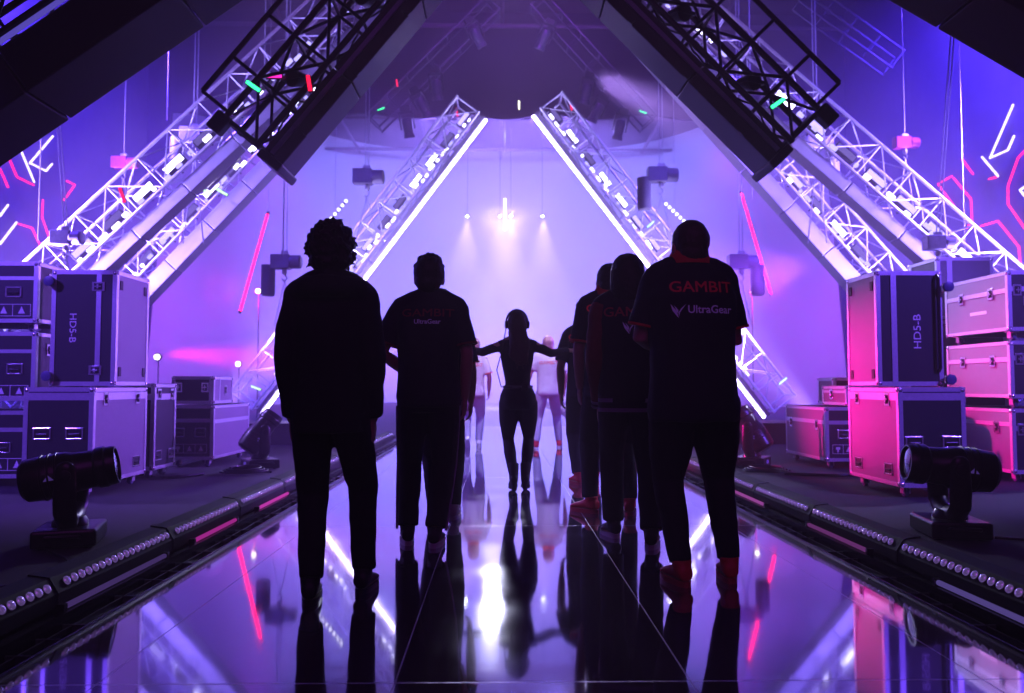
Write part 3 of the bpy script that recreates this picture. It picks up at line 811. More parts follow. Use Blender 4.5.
for key, rng, vv, step in (('far', (0.3, 0.97), 0.46, 0.62), ('mid', (0.22, 0.75), 0.58, 0.6), ('out', (0.28, 0.78), 0.50, 0.62)):
    for side in (-1, 1):
        t, P, L, u, v = ARMS[key, side]
        A = t.location
        n = int(round(L / step)); s = L / n
        j = 0
        for k in range(n):
            a = (k + 0.5) * s
            if not (rng[0] * L <= a <= rng[1] * L): continue
            o = thing('strobe_light', 'strobe lamp inside the %s %s, %s up from its lower end' % ('left' if side < 0 else 'right', WHERE[key], ORD[min(j, 17)]), 'stage light', A + P(a, vv, -0.08), 'strobe lights clamped inside the silver truss arms')
            ang = math.atan2(u.z, u.x)
            o.rotation_euler = (0, -ang, 0)
            mesh_obj('body', SB, o)
            mesh_obj('lamp_face', FACES[rs.choice((0, 0, 1, 1, 2)) if key == 'far' else rs.choice((0, 1, 1, 2, 2))], o)
            mesh_obj('bracket', SBR, o)
            j += 1
# glowing boxes added as bright speckles along the inner chords, and dark lamps with cable loops in the hanging arms
PX = MB().box((0, 0, 0), (0.11, 0.05, 0.05)).mesh('glow_speck')
PXS = []
for e in (emat('speck_white', (0.70, 0.62, 1.0), 5.0), emat('speck_violet', (0.42, 0.34, 1.0), 1.8)):
    f = PX.copy(); f.materials.append(e); PXS.append(f)
for key, n, vv, jit in (('far', 46, 0.29, 0.05), ('mid', 40, 0.42, 0.05), ('out', 30, 0.33, 0.05)):
    for side in (-1, 1):
        t, P, L, u, v = ARMS[key, side]
        for k in range(n):
            a = L * (0.12 + 0.86 * (k + rs.uniform(-0.35, 0.35)) / n)
            o = mesh_obj('glow_speck', PXS[rs.choice((0, 1, 1)) if key != 'far' else rs.choice((0, 0, 1))], t)
            o.location = P(a, vv + rs.uniform(-jit * .6, jit), -0.30 + rs.uniform(-0.03, 0.05))
            o.rotation_euler = (0, -math.atan2(u.z, u.x), 0); sc_ = rs.uniform(0.5, 1.3); o.scale = (sc_, 1, 1)
for side in (-1, 1):
    t, P, L, u, v = ARMS['hang', side]
    n = int(round(L / 0.55)); s = L / n
    for k in range(n):
        a0, a1 = (k + 0.15) * s, (k + 0.95) * s; dz_ = rs.uniform(0.06, 0.2)
        pts = [P(a0 + (a1 - a0) * q / 8, 0.38 + rs.uniform(-.01, .01), -0.12) - Vector((0, 0, dz_ * math.sin(math.pi * q / 8))) for q in range(9)]
        MB().tube(pts, 0.011, 6).build('cable_loop', M_CABLE, t)
        if k in (1, 3, 4, 6, 8):
            o = thing('par_lamp', 'black lamp tucked inside the %s hanging black truss, %s from its lower end' % ('left' if side < 0 else 'right', ORD[(1, 3, 4, 6, 8).index(k)]), 'stage light', t.location + P((k + 0.5) * s, 0.575, 0.02), 'black lamps inside the hanging trusses')
            o.rotation_euler = (R(100), 0, R(25 * side))
            MB().lathe([(0.04, -0.12), (0.075, -0.10), (0.085, 0.02), (0.10, 0.10), (0.10, 0.13), (0.09, 0.12)], n=16).build('housing', M_BLKMET, o)
            MB().bb(-0.125, -0.115, -0.02, 0.02, -0.02, 0.16).bb(0.115, 0.125, -0.02, 0.02, -0.02, 0.16).bb(-0.125, 0.125, -0.02, 0.02, 0.15, 0.16).build('mounting_yoke', M_BLKMET, o, smooth=False)
# four-cell blinder on the left middle arm
def blinder(label, A, P, u, a, vv):
    t = thing('blinder_light', label, 'stage light', A + P(a, vv, -0.47)); t.rotation_euler = (0, -math.atan2(u.z, u.x), 0)
    MB().bb(-0.42, 0.42, 0.0, 0.10, -0.14, 0.14).build('body', M_BLKMET, t, smooth=False, bevel=0.01)
    for k in range(4):
        MB().bb(-0.39 + k * 0.2, -0.39 + k * 0.2 + 0.17, -0.012, 0.0, -0.11, 0.11).build('lamp_cell', emat('blinder', (0.85, 0.72, 1.0), 1.6), t, smooth=False, bevel=0.01)
t, P, L, u, v = ARMS['mid', -1]
blinder('four-cell blinder lamp glowing pale under the left hanging black truss', t.location, P, u, L * 0.535, 0.60)

# marker lights
def marker(label, loc, d, m, ang=0.0, ln=0.16):
    t = thing('marker_light', label, 'marker light', loc, 'small coloured marker lights on the trusses'); t.rotation_euler = (0, ang, 0)
    MB().tube([(-ln / 2, 0, 0), (ln / 2, 0, 0)], 0.02, 8).build('glowing_tube', m, t)
    MB().bb(-ln / 2 - 0.012, ln / 2 + 0.012, 0.018, 0.034, -0.026, 0.026).build('mounting_plate', M_BLKMET, t, smooth=False)
E_GRN = emat('marker_green', (0.05, 1.0, 0.35), 2.2)
E_LIME = emat('marker_lime', (0.6, 1.0, 0.5), 1.6)
E_RED = emat('marker_red', (1.0, 0.01, 0.06), 2.0)
for label, px, py, d, m, ang in (
    ('green marker light on the lower end of the left hanging black truss', 253, 86, 8.05, E_GRN, R(35)),
    ('green marker light on the lower end of the right hanging black truss', 778, 103, 8.05, E_GRN, R(-35)),
    ('lime marker light on the left middle truss, below the lit hoist', 205, 191, 13.9, E_LIME, R(30)),
    ('second lime marker light on the left middle truss, closer to the panel', 222, 192, 13.9, E_LIME, R(30)),
    ('lime marker light inside the right far truss arm beside the white edge', 651, 224, 17.4, E_LIME, R(-40)),
    ('lime marker light near the lower end of the left far truss arm', 256, 388, 17.4, E_LIME, R(20)),
    ('lime marker light near the lower end of the right far truss arm', 783, 381, 17.4, E_LIME, R(-40)),
    ('tiny green marker light on the left high lamp truss', 381, 109, 22.5, E_GRN, R(-20)),
    ('tiny green marker light on the right high lamp truss', 643, 112, 22.5, E_GRN, R(20)),
    ('red marker light hanging above the left far triangle tip', 457, 112, 19, E_RED, R(80)),
    ('red marker light above the right far triangle tip', 571, 106, 19, E_RED, R(80)),
    ('red marker light on the left outer truss under the magenta hoist', 122, 195, 11.5, E_RED, R(70)),
    ('pink marker light on the far left lamp truss', 397, 83, 22.5, E_RED, R(80)),
    ('pale marker light high in the centre above the opening', 519, 105, 20, emat('marker_warm', (1, 0.9, 0.75), 3.0), R(90)),
    ('magenta marker light inside the left hanging truss', 274, 76, 8.4, emat('marker_mag', (1.0, 0.03, 0.5), 1.5), 0),
    ('pink marker light inside the left hanging truss beside its panel', 309, 83, 8.05, E_RED, R(80)),
    ):
    marker(label, at(px, py, d), d, m, ang, 0.16 if d < 10 else 0.22)

# small moving lights hanging under the lamp trusses
HM = MB().lathe([(0.04, -0.30), (0.12, -0.28), (0.15, -0.18), (0.14, 0.0), (0.13, 0.16), (0.155, 0.2), (0.155, 0.28), (0.12, 0.28)], (0, 0, 0), (0, 0, -1), 16)
M_HH = mat('lamp_housing', (0.06, 0.05, 0.09), 0.35, 0.3, var=0.2, scale=20)
for label, px, py, rot in (
    ('moving light hanging lowest from the left high lamp truss', 408, 128, (R(20), R(-8), 0)), ('moving light hanging second from the left high lamp truss', 423, 107, (R(20), R(-30), 0)), ('moving light hanging third from the left high lamp truss', 437, 90, (R(20), R(-5), 0)), ('moving light hanging highest from the left high lamp truss', 478, 38, (R(20), R(-30), 0)),
    ('moving light hanging lowest from the right high lamp truss', 619, 130, (R(20), R(12), 0)), ('moving light hanging second from the right high lamp truss', 596, 113, (R(20), R(28), 0)), ('moving light hanging third from the right high lamp truss', 586, 94, (R(20), R(10), 0)), ('moving light hanging highest from the right high lamp truss', 543, 40, (R(20), R(25), 0))):
    p = at(px, py, 22.3)
    t = thing('hanging_light', label, 'stage light', p, 'moving lights hanging from the lamp trusses'); t.rotation_euler = rot
    h = HM.build('head', M_HH, t)
    MB().lathe([(0.12, -0.281), (0.01, -0.275)][::-1], (0, 0, 0), (0, 0, 1), 14).build('front_glass', emat('dim_glass', (0.5, 0.42, 0.9), 0.35), h)
    y = MB()
    for k in (-1, 1): y.bb(k * 0.19 - 0.025, k * 0.19 + 0.025, -0.06, 0.06, -0.04, 0.44)
    y.bb(-0.215, 0.215, -0.06, 0.06, 0.40, 0.47).bb(-0.14, 0.14, -0.11, 0.11, 0.47, 0.62)
    y.build('yoke', M_BLKMET, t, smooth=False, bevel=0.01)

# ------------------------------------------------------------- chain hoists
M_HOIST = mat('hoist_body', (0.16, 0.15, 0.2), 0.4, 0.3, var=0.25, scale=20)
M_BAG = mat('chain_bag', (0.10, 0.09, 0.13), 0.8, var=0.3, scale=20)
M_HL = mat('hoist_lit', (0.55, 0.5, 0.7), 0.4, 0.3, var=0.25, scale=20)  # pale copy of the hoist body, white light put into the colour
M_HM = mat('hoist_magenta_lit', (0.45, 0.05, 0.3), 0.4, 0.2, var=0.25, scale=20)  # magenta light on the hoist put into its colour
def hoist(label, px, py, d, s=1.0, bag=-1, m=None, drop=1.0, top=14.15, lean=0.0, two=True, sling=True):
    p = at(px, py, d); m = m or M_HOIST
    t = thing('chain_hoist', label, 'chain hoist', p, 'chain hoists hanging on their chains')
    b = MB().bb(-0.24 * s, 0.10 * s, -0.11 * s, 0.11 * s, -0.13 * s, 0.13 * s).lathe([(0.10 * s, 0), (0.125 * s, 0.02 * s), (0.125 * s, 0.20 * s), (0.10 * s, 0.22 * s)], (0.08 * s, 0, 0), (1, 0, 0), 14)
    body = b.build('motor', m, t, smooth=True, bevel=0.012)
    MB().bb(-0.07 * s, 0.07 * s, -0.03 * s, 0.03 * s, 0.13 * s, 0.20 * s).build('hanging_lug', M_STEEL, body, smooth=False)
    n = 2 if two else 1
    for k in range(n):
        x = (-0.03 + 0.06 * k) * s if two else 0
        MB().tube([(x, 0, 0.13 * s), (x + lean * (top - p.z), 0, top - p.z)], 0.010, 6).build('chain', M_STEEL, t)
    bx = bag * 0.30 * s
    if bag:
        MB().lathe([(0.10 * s, -0.62 * s), (0.125 * s, -0.58 * s), (0.125 * s, -0.1 * s), (0.13 * s, -0.06 * s), (0.11 * s, -0.06 * s)], (bx, 0, 0), (0, 0, 1), 14).build('chain_bag', M_BAG if m is M_HOIST else m, t)
    MB().lathe([(0.02, -0.24 * s), (0.05 * s, -0.22 * s), (0.05 * s, -0.15 * s), (0.02, -0.13 * s)], n=10).tube([(0, 0, -0.22 * s), (0.045 * s, 0, -0.30 * s), (0.0, 0, -0.36 * s), (-0.045 * s, 0, -0.31 * s)], 0.015 * s, 8).build('hook', M_STEEL, t)
    if sling:
        for k in (-1, 1):
            MB().tube([(0, 0, -0.34 * s), (0.18 * k * s, 0.02, -0.34 * s - drop)], 0.011, 6).build('sling', M_STEEL, t)
    return t
hoist('dark hoist hanging in the haze left of the far triangle', 367, 177, 17.0, 1.25, 0, drop=0.9)
hoist('dark hoist hanging in the haze right of the far triangle', 661, 175, 17.0, 1.25, -1, drop=0.9)
hoist('hoist with chain bag beside the left red light tube', 285, 262, 15.6, 1.1, -1, drop=0.9)
hoist('hoist with chain bag beside the right red light tube', 741, 262, 15.6, 1.1, 1, drop=0.9)
hoist('white-lit hoist with chain bag above the left silver trusses', 195, 135, 12.9, 0.95, -1, M_HL, 1.5)
hoist('white-lit hoist above the right silver trusses', 816, 143, 12.9, 0.9, 1, M_HL, 1.4)
hoist('white-lit hoist low over the left case stack on a leaning chain', 66, 238, 11.0, 0.8, 0, M_HL, 0.5, lean=-0.10)
hoist('white-lit hoist low over the right case stack on a leaning chain', 938, 243, 11.0, 0.8, 0, M_HL, 0.5, lean=0.10)
hoist('magenta-lit hoist on a single chain above the left outer truss', 124, 163, 12.6, 0.75, 0, M_HM, 0.7, two=False)
hoist('magenta-lit hoist on a single chain above the right outer truss', 905, 143, 12.6, 0.75, 0, M_HM, 0.9, two=False)

# free-hanging steel wires
for label, px, py, d, c in (
    ('thin steel wire hanging at the far left edge', 38, 240, 11.5, M_STEEL), ('thin magenta-lit wire in the upper left', 167, 120, 16, M_STEEL),
    ('thin steel wire left of the left hanging truss end', 263, 165, 13.2, M_STEEL), ('thin wire in front of the blue haze on the right', 752, 200, 15.5, M_STEEL),
    ('long thin wire crossing the red light tube on the left', 283, 255, 13.0, M_STEEL), ('thin steel wire near the right edge of the haze', 965, 250, 13, M_STEEL)):
    p = at(px, py, d)
    tag(MB().tube([p, (p.x, p.y, 14.1)], 0.011, 6).build('hanging_wire', c), label, 'wire', 'thin wires hanging from the ceiling')

# red light tubes standing at a slant in the haze
E_LASER = emat('red_tube', (1.0, 0.003, 0.05), 11.0)
for label, a, b in (('glowing red light tube slanting in the haze on the left', (268, 213), (240, 312)), ('glowing red light tube slanting in the haze on the right', (741, 192), (771, 294))):
    A, B = at(*a, 21), at(*b, 21)
    t = thing('glow_tube', label, 'light tube', B, 'slanting red light tubes')
    MB().tube([(0, 0, 0), A - B], 0.028, 8).build('tube', E_LASER, t)
    q = MB()
    for p in (Vector((0, 0, 0)), A - B): q.ball(p, 0.045, nu=8, nv=6)
    q2 = MB().ball((0, 0, 0), 0.045, nu=8, nv=6).build('end_cap', M_BLKMET, t); share(q2, t, A - B)
    MB().tube([A - B, (A - B).x * Vector((1, 0, 0)) + (A - B).y * Vector((0, 1, 0)) + Vector((0, 0, 14.1 - B.z))], 0.008, 6).build('hanging_wire', M_STEEL, t)

# dotted lamp bars
E_DOT = emat('dot_lamp', (0.9, 0.8, 1.0), 3.5)
for label, a, b, d, n in (('bar of small round lamps slanting up behind the curly-haired person', (324, 227), (346, 201), 24, 7), ('bar of small round lamps slanting above the tall man', (666, 204), (684, 221), 24, 6), ('upright bar of small round lamps hanging in the bright centre', (505, 200), (505, 229), 38, 9)):
    A, B = at(*a, d), at(*b, d)
    t = thing('lamp_bar', label, 'stage light', A, 'bars of small round lamps')
    MB().tube([(0, 0.05, 0), (B - A) + Vector((0, 0.05, 0))], 0.022, 6).build('bar', M_BLKMET, t)
    MB().tube([(B - A) * 0.5 + Vector((0, 0.06, 0)), Vector(((B - A).x * 0.5, 0.06, 14.1 - A.z))], 0.01, 6).build('hanging_wire', M_STEEL, t)
    l0 = None
    for k in range(n):
        p = (B - A) * (k / (n - 1))
        if l0 is None: l0 = MB().ball((0, 0, 0), 0.05 * d / 24, nu=10, nv=6).build('lamp', E_DOT, t)
        else: share(l0, t, p)
# round house lamps on the dark walls
for label, px, py, d in (('round white lamp glowing low on the left side', 157, 357, 20), ('round white lamp glowing low on the left, by the truss end', 238, 364, 22), ('round white lamp glowing beside the left red light tube', 258, 291, 22), ('round white lamp under the right red light tube hoist', 753, 292, 22)):
    p = at(px, py, d)
    t = thing('bulkhead_lamp', label, 'lamp', p, 'round house lamps')
    MB().ball((0, 0, 0), 0.075, nu=12, nv=8).build('globe', emat('globe', (1, 0.9, 0.9), 4.0), t)
    MB().lathe([(0.10, 0.03), (0.10, 0.08), (0.03, 0.10)], (0, 0, 0), (0, 1, 0), 12).build('back_plate', M_BLKMET, t)
    MB().tube([(0, 0.09, 0), (0, 0.09, DECK - p.z)], 0.015, 6).build('post', M_BLKMET, t)

# ------------------------------------------------ wall screen graphics, built as glowing outlines
E_NP = emat('screen_pink', (1.0, 0.012, 0.09), 2.6)
E_NW = emat('screen_white', (0.80, 0.60, 1.0), 2.6)
def neon(label, pts, m, Xw, closed=False):  # glowing tubes that draw the graphics of the wall screens
    P = [on_x(px, py, Xw) for px, py in pts]
    if closed: P.append(P[0])
    o = P[0].copy()
    mb = MB()
    for a, b in zip(P[:-1], P[1:]):
        mb.tube([a - o, b - o], 0.026, 8, True)
    ob = mb.build('screen_outline', m, loc=o)
    tag(ob, label, 'neon light', 'angular screen outlines on the side walls')
for label, pts, m, c in (
    ('white on-screen kite outline high on the left wall', [(53, 136), (30, 163), (46, 171), (52, 164)], E_NW, 0),
    ('pink on-screen bent line at the left frame edge', [(2, 142), (17, 177), (33.5, 185)], E_NP, 0),
    ('white on-screen straight line meeting the pink bend on the left wall', [(14, 134), (34.2, 182)], E_NW, 0),
    ('short pink and white on-screen corner behind the leaning hoist chain', [(67, 181), (75, 185), (64, 200)], E_NP, 0),
    ('pink on-screen zigzag low on the left wall', [(43, 200), (42, 217), (50, 240)], E_NP, 0),
    ('white on-screen angle at the lower left frame edge', [(0, 244), (16.5, 222.5)], E_NW, 0),
    ('pink on-screen roof-shaped line above the left case stack', [(19, 224), (32, 228), (41, 247)], E_NP, 0),
    ('pink on-screen slanting line at the extreme left edge', [(0, 169), (8, 187)], E_NP, 0),
    ('white on-screen slanting line at the extreme left edge below the pink one', [(8, 205), (0, 216)], E_NW, 0),
    ('white and pink tall on-screen triangle high on the right wall', [(1013, 105), (990, 158), (1008, 150), (1014, 136)], E_NW, 1),
    ('pink on-screen hexagon outline on the right wall', [(952, 176), (938, 184), (954, 206)], E_NP, 1),
    ('pink on-screen bracket continuing the hexagon on the right wall', [(953.5, 178), (971, 199), (972, 220), (967, 228)], E_NP, 1),
    ('large pink on-screen bracket at the right frame edge', [(1030, 145), (1018, 158), (1008, 186), (1008, 204), (1030, 236)], E_NP, 1),
    ('pink on-screen roof-shaped line above the right case stack', [(981, 226), (998, 221), (1019, 247), (1020, 264)], E_NP, 1),
    ('short white on-screen tick on the right wall', [(982, 157), (998, 176)], E_NW, 1),
    ('short pink on-screen foot under the white tick on the right wall', [(996.5, 177.2), (989, 179)], E_NP, 1),
    ('short pink on-screen slash on the right wall', [(962, 159), (973, 174)], E_NP, 1),
    ('small white on-screen diamond at the right frame edge', [(1030, 183), (1020, 190), (1030, 203)], E_NW, 1)):
    neon(label, pts, m, -12.9 if c == 0 else 12.9)
# ================================================================ lighting
def lamp(kind, loc, col, power, size=0.2, target=None, angle=60, blend=0.5, name='stage_lamp', shape=None, size_y=None):
    d = bpy.data.lights.new(name, kind)
    d.color = col; d.energy = power
    if kind == 'AREA':
        d.size = size
        if shape: d.shape = shape
        if size_y: d.shape = 'RECTANGLE'; d.size_y = size_y
    else:
        d.shadow_soft_size = size
    if kind == 'SPOT':
        d.spot_size = R(angle); d.spot_blend = blend
    o = bpy.data.objects.new(name, d); COL.objects.link(o)
    o.location = loc
    if target is not None:
        o.rotation_euler = (Vector(target) - Vector(loc)).to_track_quat('-Z', 'Y').to_euler()
    return o

LAV = (0.27, 0.225, 1.0); BLU = (0.09, 0.045, 1.0); MAG = (1.0, 0.02, 0.45); VIO = (0.30, 0.06, 1.0)

# haze in the hall
w = bpy.data.worlds.new('hall_haze'); SC.world = w; w.use_nodes = True
nt = w.node_tree
bg = nt.nodes['Background']; bg.inputs[0].default_value = (0.01, 0.004, 0.03, 1); bg.inputs[1].default_value = 0.0
vs = nt.nodes.new('ShaderNodeVolumeScatter'); vs.inputs['Density'].default_value = 0.020
vs.inputs['Color'].default_value = (0.92, 0.64, 1.0, 1)
vs.inputs['Anisotropy'].default_value = 0.3
nt.links.new(vs.outputs[0], nt.nodes['World Output'].inputs['Volume'])

# pale backdrop wash and the bright middle
lamp('AREA', (0.2, 37, 2.0), LAV, 3600, 14, (0.2, 46, 5.5), size_y=1.0, name='backdrop_wash')
lamp('AREA', (0.2, 38, 13.6), LAV, 2600, 16, (0.2, 46, 6), size_y=1.0, name='backdrop_wash')
for px, tx in ((467, 1.5), (500, -2.2), (511, 2.6), (543, -1.0)):
    p = at(px, 217, 39)
    lamp('SPOT', p, (0.50, 0.42, 1.0), 12000, 0.12, (p.x, 35.0, 0), 40, 0.6, name='beam_lamp')
    g = thing('beam_light', 'small bright beam lamp in the far centre, %s of the four in the row' % {467: 'first', 500: 'second', 511: 'third', 543: 'fourth'}[px], 'stage light', (p.x, p.y + 0.3, p.z + 0.1), 'row of beam lamps in the bright centre')
    MB().lathe([(0.05, 0.35), (0.10, 0.30), (0.12, 0.1), (0.12, 0.02), (0.095, 0.0)], (0, 0, 0), (0, 1, 0.35), 16).build('housing', M_BLKMET, g)
    MB().lathe([(0.085, 0.012), (0.05, 0.0), (0.01, -0.004)], (0, 0, 0), (0, 1, 0.35), 16).build('lens', emat('beam_lens', (0.85, 0.78, 1.0), 60.0), g)
    MB().tube([(0, 0.3, 0.2), (0, 0.3, 14.15 - p.z)], 0.012, 6).build('hanging_pipe', M_BLKMET, g)
for x_ in (-0.35, 0.75):     # two lamps that look down the walkway
    lamp('SPOT', (x_, 38.0, 9.4), (0.70, 0.58, 1.0), 9000, 0.30, (0.3, 5.0, 0.0), 16, 0.9, name='front_beam')
lamp('SPOT', (0.4, 9.0, 9.5), (0.55, 0.46, 1.0), 5500, 0.2, (0.2, 12.9, 0.9), 22, 0.8, name='players_top_light')  # added spot that brightens the players in white
# broad lavender back light that fills the haze behind the far opening
lamp('AREA', (0.2, 31, 12.5), (0.30, 0.22, 1.0), 3600, 7, (0.2, 24, 0), size_y=2.0, name='haze_backlight')
# side washes, blue-violet
for s in (-1, 1):
    lamp('SPOT', (12.0 * s, 17, 12.5), BLU, 22000, 0.4, (13.0 * s, 22, 7.5), 95, 0.8, name='wall_wash')
    lamp('SPOT', (10.5 * s, 9.5, 12.0), (0.12, 0.05, 1.0), 20000, 0.4, (9.5 * s, 17, 4), 85, 0.8, name='blue_wash')
    lamp('SPOT', (11.0 * s, 8.5, 6.5), (0.28, 0.16, 1.0), 8000, 0.3, (6.5 * s, 14.0, 3.5), 50, 0.7, name='truss_wash')
    for key, pw in (('mid', 9000), ('out', 9000)):
        t, P_, L_, u_, v_ = ARMS[key, s]
        o_ = t.location + P_(0.6, 0.62, -1.1)
        lamp('SPOT', (o_.x, o_.y, max(o_.z, 0.4)), (0.36, 0.25, 1.0), pw * 1.9, 0.15, t.location + P_(L_ * 0.65, 0.6, 0.0), 34, 0.6, name='truss_uplight')
    t, P_, L_, u_, v_ = ARMS['far', s]
    o_ = t.location + P_(-0.3, 0.7, -1.4)
    lamp('SPOT', (o_.x, o_.y, 0.3), (0.50, 0.38, 1.0), 11000, 0.15, t.location + P_(L_ * 0.5, 0.40, 0.0), 36, 0.6, name='truss_uplight')
    lamp('SPOT', (8.0 * s, 26, 10), (0.42, 0.02, 0.75), 9000, 0.5, (9.0 * s, 33, 0), 90, 0.9, name='violet_wash')
    lamp('SPOT', (7.4 * s, 20.4, 3.6), MAG, 3200, 0.3, (8.2 * s, 30, 3.6), 75, 1.0, name='red_glow')
    # blue light from the house side onto the fronts of the cases
    lamp('SPOT', (8.5 * s, 1.0, 6.0), (0.20, 0.08, 1.0), 4200, 0.3, (4.3 * s, 7.5, 1.0), 34, 0.7, name='front_blue')
# magenta from the left onto the faces of the right-hand cases, lavender the other way
lamp('SPOT', (-6.2, 14.2, 1.6), (1.0, 0.004, 0.34), 10000, 0.1, (3.9, 8.2, 0.85), 15, 0.9, name='magenta_cross')
lamp('SPOT', (-6.2, 14.2, 1.6), (1.0, 0.004, 0.34), 11000, 0.1, (3.36, 7.0, 1.0), 10, 0.9, name='magenta_cross')
lamp('SPOT', (-2.5, 13.0, 6.0), (0.30, 0.12, 1.0), 900, 0.15, (3.8, 7.6, 1.9), 24, 0.8, name='lavender_cross')
lamp('SPOT', (5.8, 14.2, 3.2), (0.34, 0.11, 1.0), 7500, 0.2, (-3.6, 8.2, 1.2), 34, 0.6, name='lavender_cross')
lamp('SPOT', (2.0, 16.0, 7.5), (0.5, 0.40, 1.0), 15000, 0.2, (5.3, 8.3, 2.2), 15, 0.6, name='case_wash')
lamp('SPOT', (-10.5, 9.5, 7.5), (0.36, 0.20, 1.0), 4000, 0.2, (-5.2, 8.3, 2.4), 30, 0.6, name='case_wash')
lamp('SPOT', (10.5, 9.5, 7.5), (0.5, 0.42, 1.0), 3500, 0.2, (5.2, 8.3, 2.2), 30, 0.6, name='case_wash')
# weak violet fill from the auditorium side
lamp('AREA', (0.2, -4.0, 6.5), (0.62, 0.07, 0.9), 110, 6, (0.2, 6, 0.5), name='house_fill')
lamp('SPOT', (0.1, 13, 13.6), (0.40, 0.05, 1.0), 5000, 0.3, (0.1, 28.6, 12.8), 80, 0.8, name='valance_wash')
lamp('AREA', (0.1, 22, 12.8), (0.6, 0.02, 0.5), 70, 8, (0.1, 22, 15), name='ceiling_wash')
# ================================================================== people
def remesh(mb, name, m, parent, voxel=0.009, smooth=5, wrinkle=0.0, wscale=9.0, seed=0, wz=1.0):
    me = mb.mesh(name)
    o = bpy.data.objects.new(name, me); COL.objects.link(o)
    r = o.modifiers.new('r', 'REMESH'); r.mode = 'VOXEL'; r.voxel_size = voxel
    if smooth:
        s = o.modifiers.new('s', 'SMOOTH'); s.factor = 0.5; s.iterations = smooth
    dg = bpy.context.evaluated_depsgraph_get()
    me2 = bpy.data.meshes.new_from_object(o.evaluated_get(dg))
    o.modifiers.clear(); o.data = me2; bpy.data.meshes.remove(me)
    me2.name = name
    me2.materials.clear(); me2.materials.append(m)
    if wrinkle:
        off = Vector((seed * 3.1, seed * 1.7, seed * 0.9))
        nr = [v.normal.copy() for v in me2.vertices]
        for v, n in zip(me2.vertices, nr):
            q = Vector((v.co.x, v.co.y, v.co.z * wz)) * wscale + off
            f = noise.noise(q) + 0.5 * noise.noise(q * 2.3)
            v.co = v.co + n * (wrinkle * f)
    for p in me2.polygons: p.use_smooth = True
    o.parent = parent
    return o

def ell(cx, cy, z, rx, ry, n=20, p=2.3):
    out = []
    for i in range(n):
        a = 2 * math.pi * i / n
        c, s = math.cos(a), math.sin(a)
        out.append(Vector((cx + rx * math.copysign(abs(c) ** (2 / p), c), cy + ry * math.copysign(abs(s) ** (2 / p), s), z)))
    return out

def hand(mb, wrist, d, nrm, thumb, s=1.0, curl=0.5, spread=0.12):
    """palm and five fingers; d finger direction, nrm palm side, thumb side direction"""
    d = d.normalized(); nrm = (nrm - d * nrm.dot(d)).normalized(); tdir = d.cross(nrm).normalized()
    if tdir.dot(thumb) < 0: tdir = -tdir
    P = lambda a, b, c: wrist + (d * a + tdir * b + nrm * c) * s
    mb.tube([P(-0.02, 0, 0), P(0.02, 0, 0), P(0.055, 0.002, 0.002), P(0.092, 0, 0.004)], [0.028 * s, 0.034 * s, 0.042 * s, 0.038 * s], 12, True, flat=(nrm, 0.42))
    for b, ln, r in ((0.030, 0.074, 0.0088), (0.010, 0.084, 0.0092), (-0.011, 0.078, 0.0088), (-0.031, 0.060, 0.0078)):
        p0 = P(0.078, b, 0.003); a = 0.0; pts = [p0, P(0.098, b * 1.06, 0.004)]; q = pts[-1]
        fd = (d + tdir * (b * spread / 0.03))
        for seg, c in ((0.46, 0.55), (0.30, 0.75), (0.24, 0.5)):
            a += c * curl
            q = q + ((fd * math.cos(a) + nrm * math.sin(a)).normalized()) * ln * seg * s
            pts.append(q)
        mb.tube(pts, [r * s * 1.05, r * s * 1.05, r * s, r * s * 0.94, r * s * 0.82], 8, True)
    q0 = P(0.018, 0.026, 0.008); q1 = P(0.045, 0.050, 0.020); q2 = P(0.072, 0.058, 0.030); q3 = P(0.094, 0.056, 0.036)
    mb.tube([q0, q1, q2, q3], [0.015 * s, 0.013 * s, 0.0105 * s, 0.009 * s], 8, True)

def ik(a, b, l1, l2, hint):
    d = b - a; L = min(d.length, (l1 + l2) * 0.999); dn = d.normalized()
    x = (l1 * l1 - l2 * l2 + L * L) / (2 * L); h = math.sqrt(max(0.0, l1 * l1 - x * x))
    hp = (hint - dn * hint.dot(dn)).normalized()
    return a + dn * x + hp * h

M_SKIN = mat('skin', (0.42, 0.24, 0.18), 0.5, var=0.06, scale=20)
M_HAIRD = mat('hair_dark', (0.012, 0.008, 0.009), 0.55, var=0.3, bump=0.8, scale=120)
M_HAIRB = mat('hair_brown', (0.05, 0.026, 0.020), 0.5, var=0.3, bump=0.8, scale=120)
M_HAIRL = mat('hair_pale', (0.5, 0.32, 0.25), 0.5, var=0.3, bump=0.8, scale=120)
M_NAVY = mat('jersey_navy', (0.011, 0.010, 0.022), 0.8, var=0.15, scale=60)
M_BLKC = mat('cloth_black', (0.008, 0.007, 0.011), 0.85, var=0.2, scale=60)
M_TROU = mat('trousers_dark', (0.010, 0.009, 0.016), 0.85, var=0.2, scale=60)
M_REDC = mat('cloth_red', (0.55, 0.012, 0.03), 0.75, var=0.1, scale=60)
M_REDD = mat('cloth_dark_red', (0.16, 0.008, 0.02), 0.75, var=0.15, scale=60)
M_REDT = mat('red_print', (0.75, 0.012, 0.04), 0.6, emit=(0.8, 0.01, 0.05), es=0.05)  # red print with slight emission added to lift it
M_PALET = mat('pale_print', (0.55, 0.42, 0.75), 0.6, emit=(0.4, 0.25, 0.8), es=0.04)  # pale print, brightened by a little emission
M_SHOER = mat('shoe_red', (0.60, 0.02, 0.05), 0.5, var=0.1, scale=50)
M_SHOED = mat('shoe_dark', (0.012, 0.012, 0.016), 0.5)
M_SOLEW = mat('sole_pale', (0.5, 0.42, 0.5), 0.5)
M_SOLER = mat('sole_red', (0.45, 0.03, 0.06), 0.5)
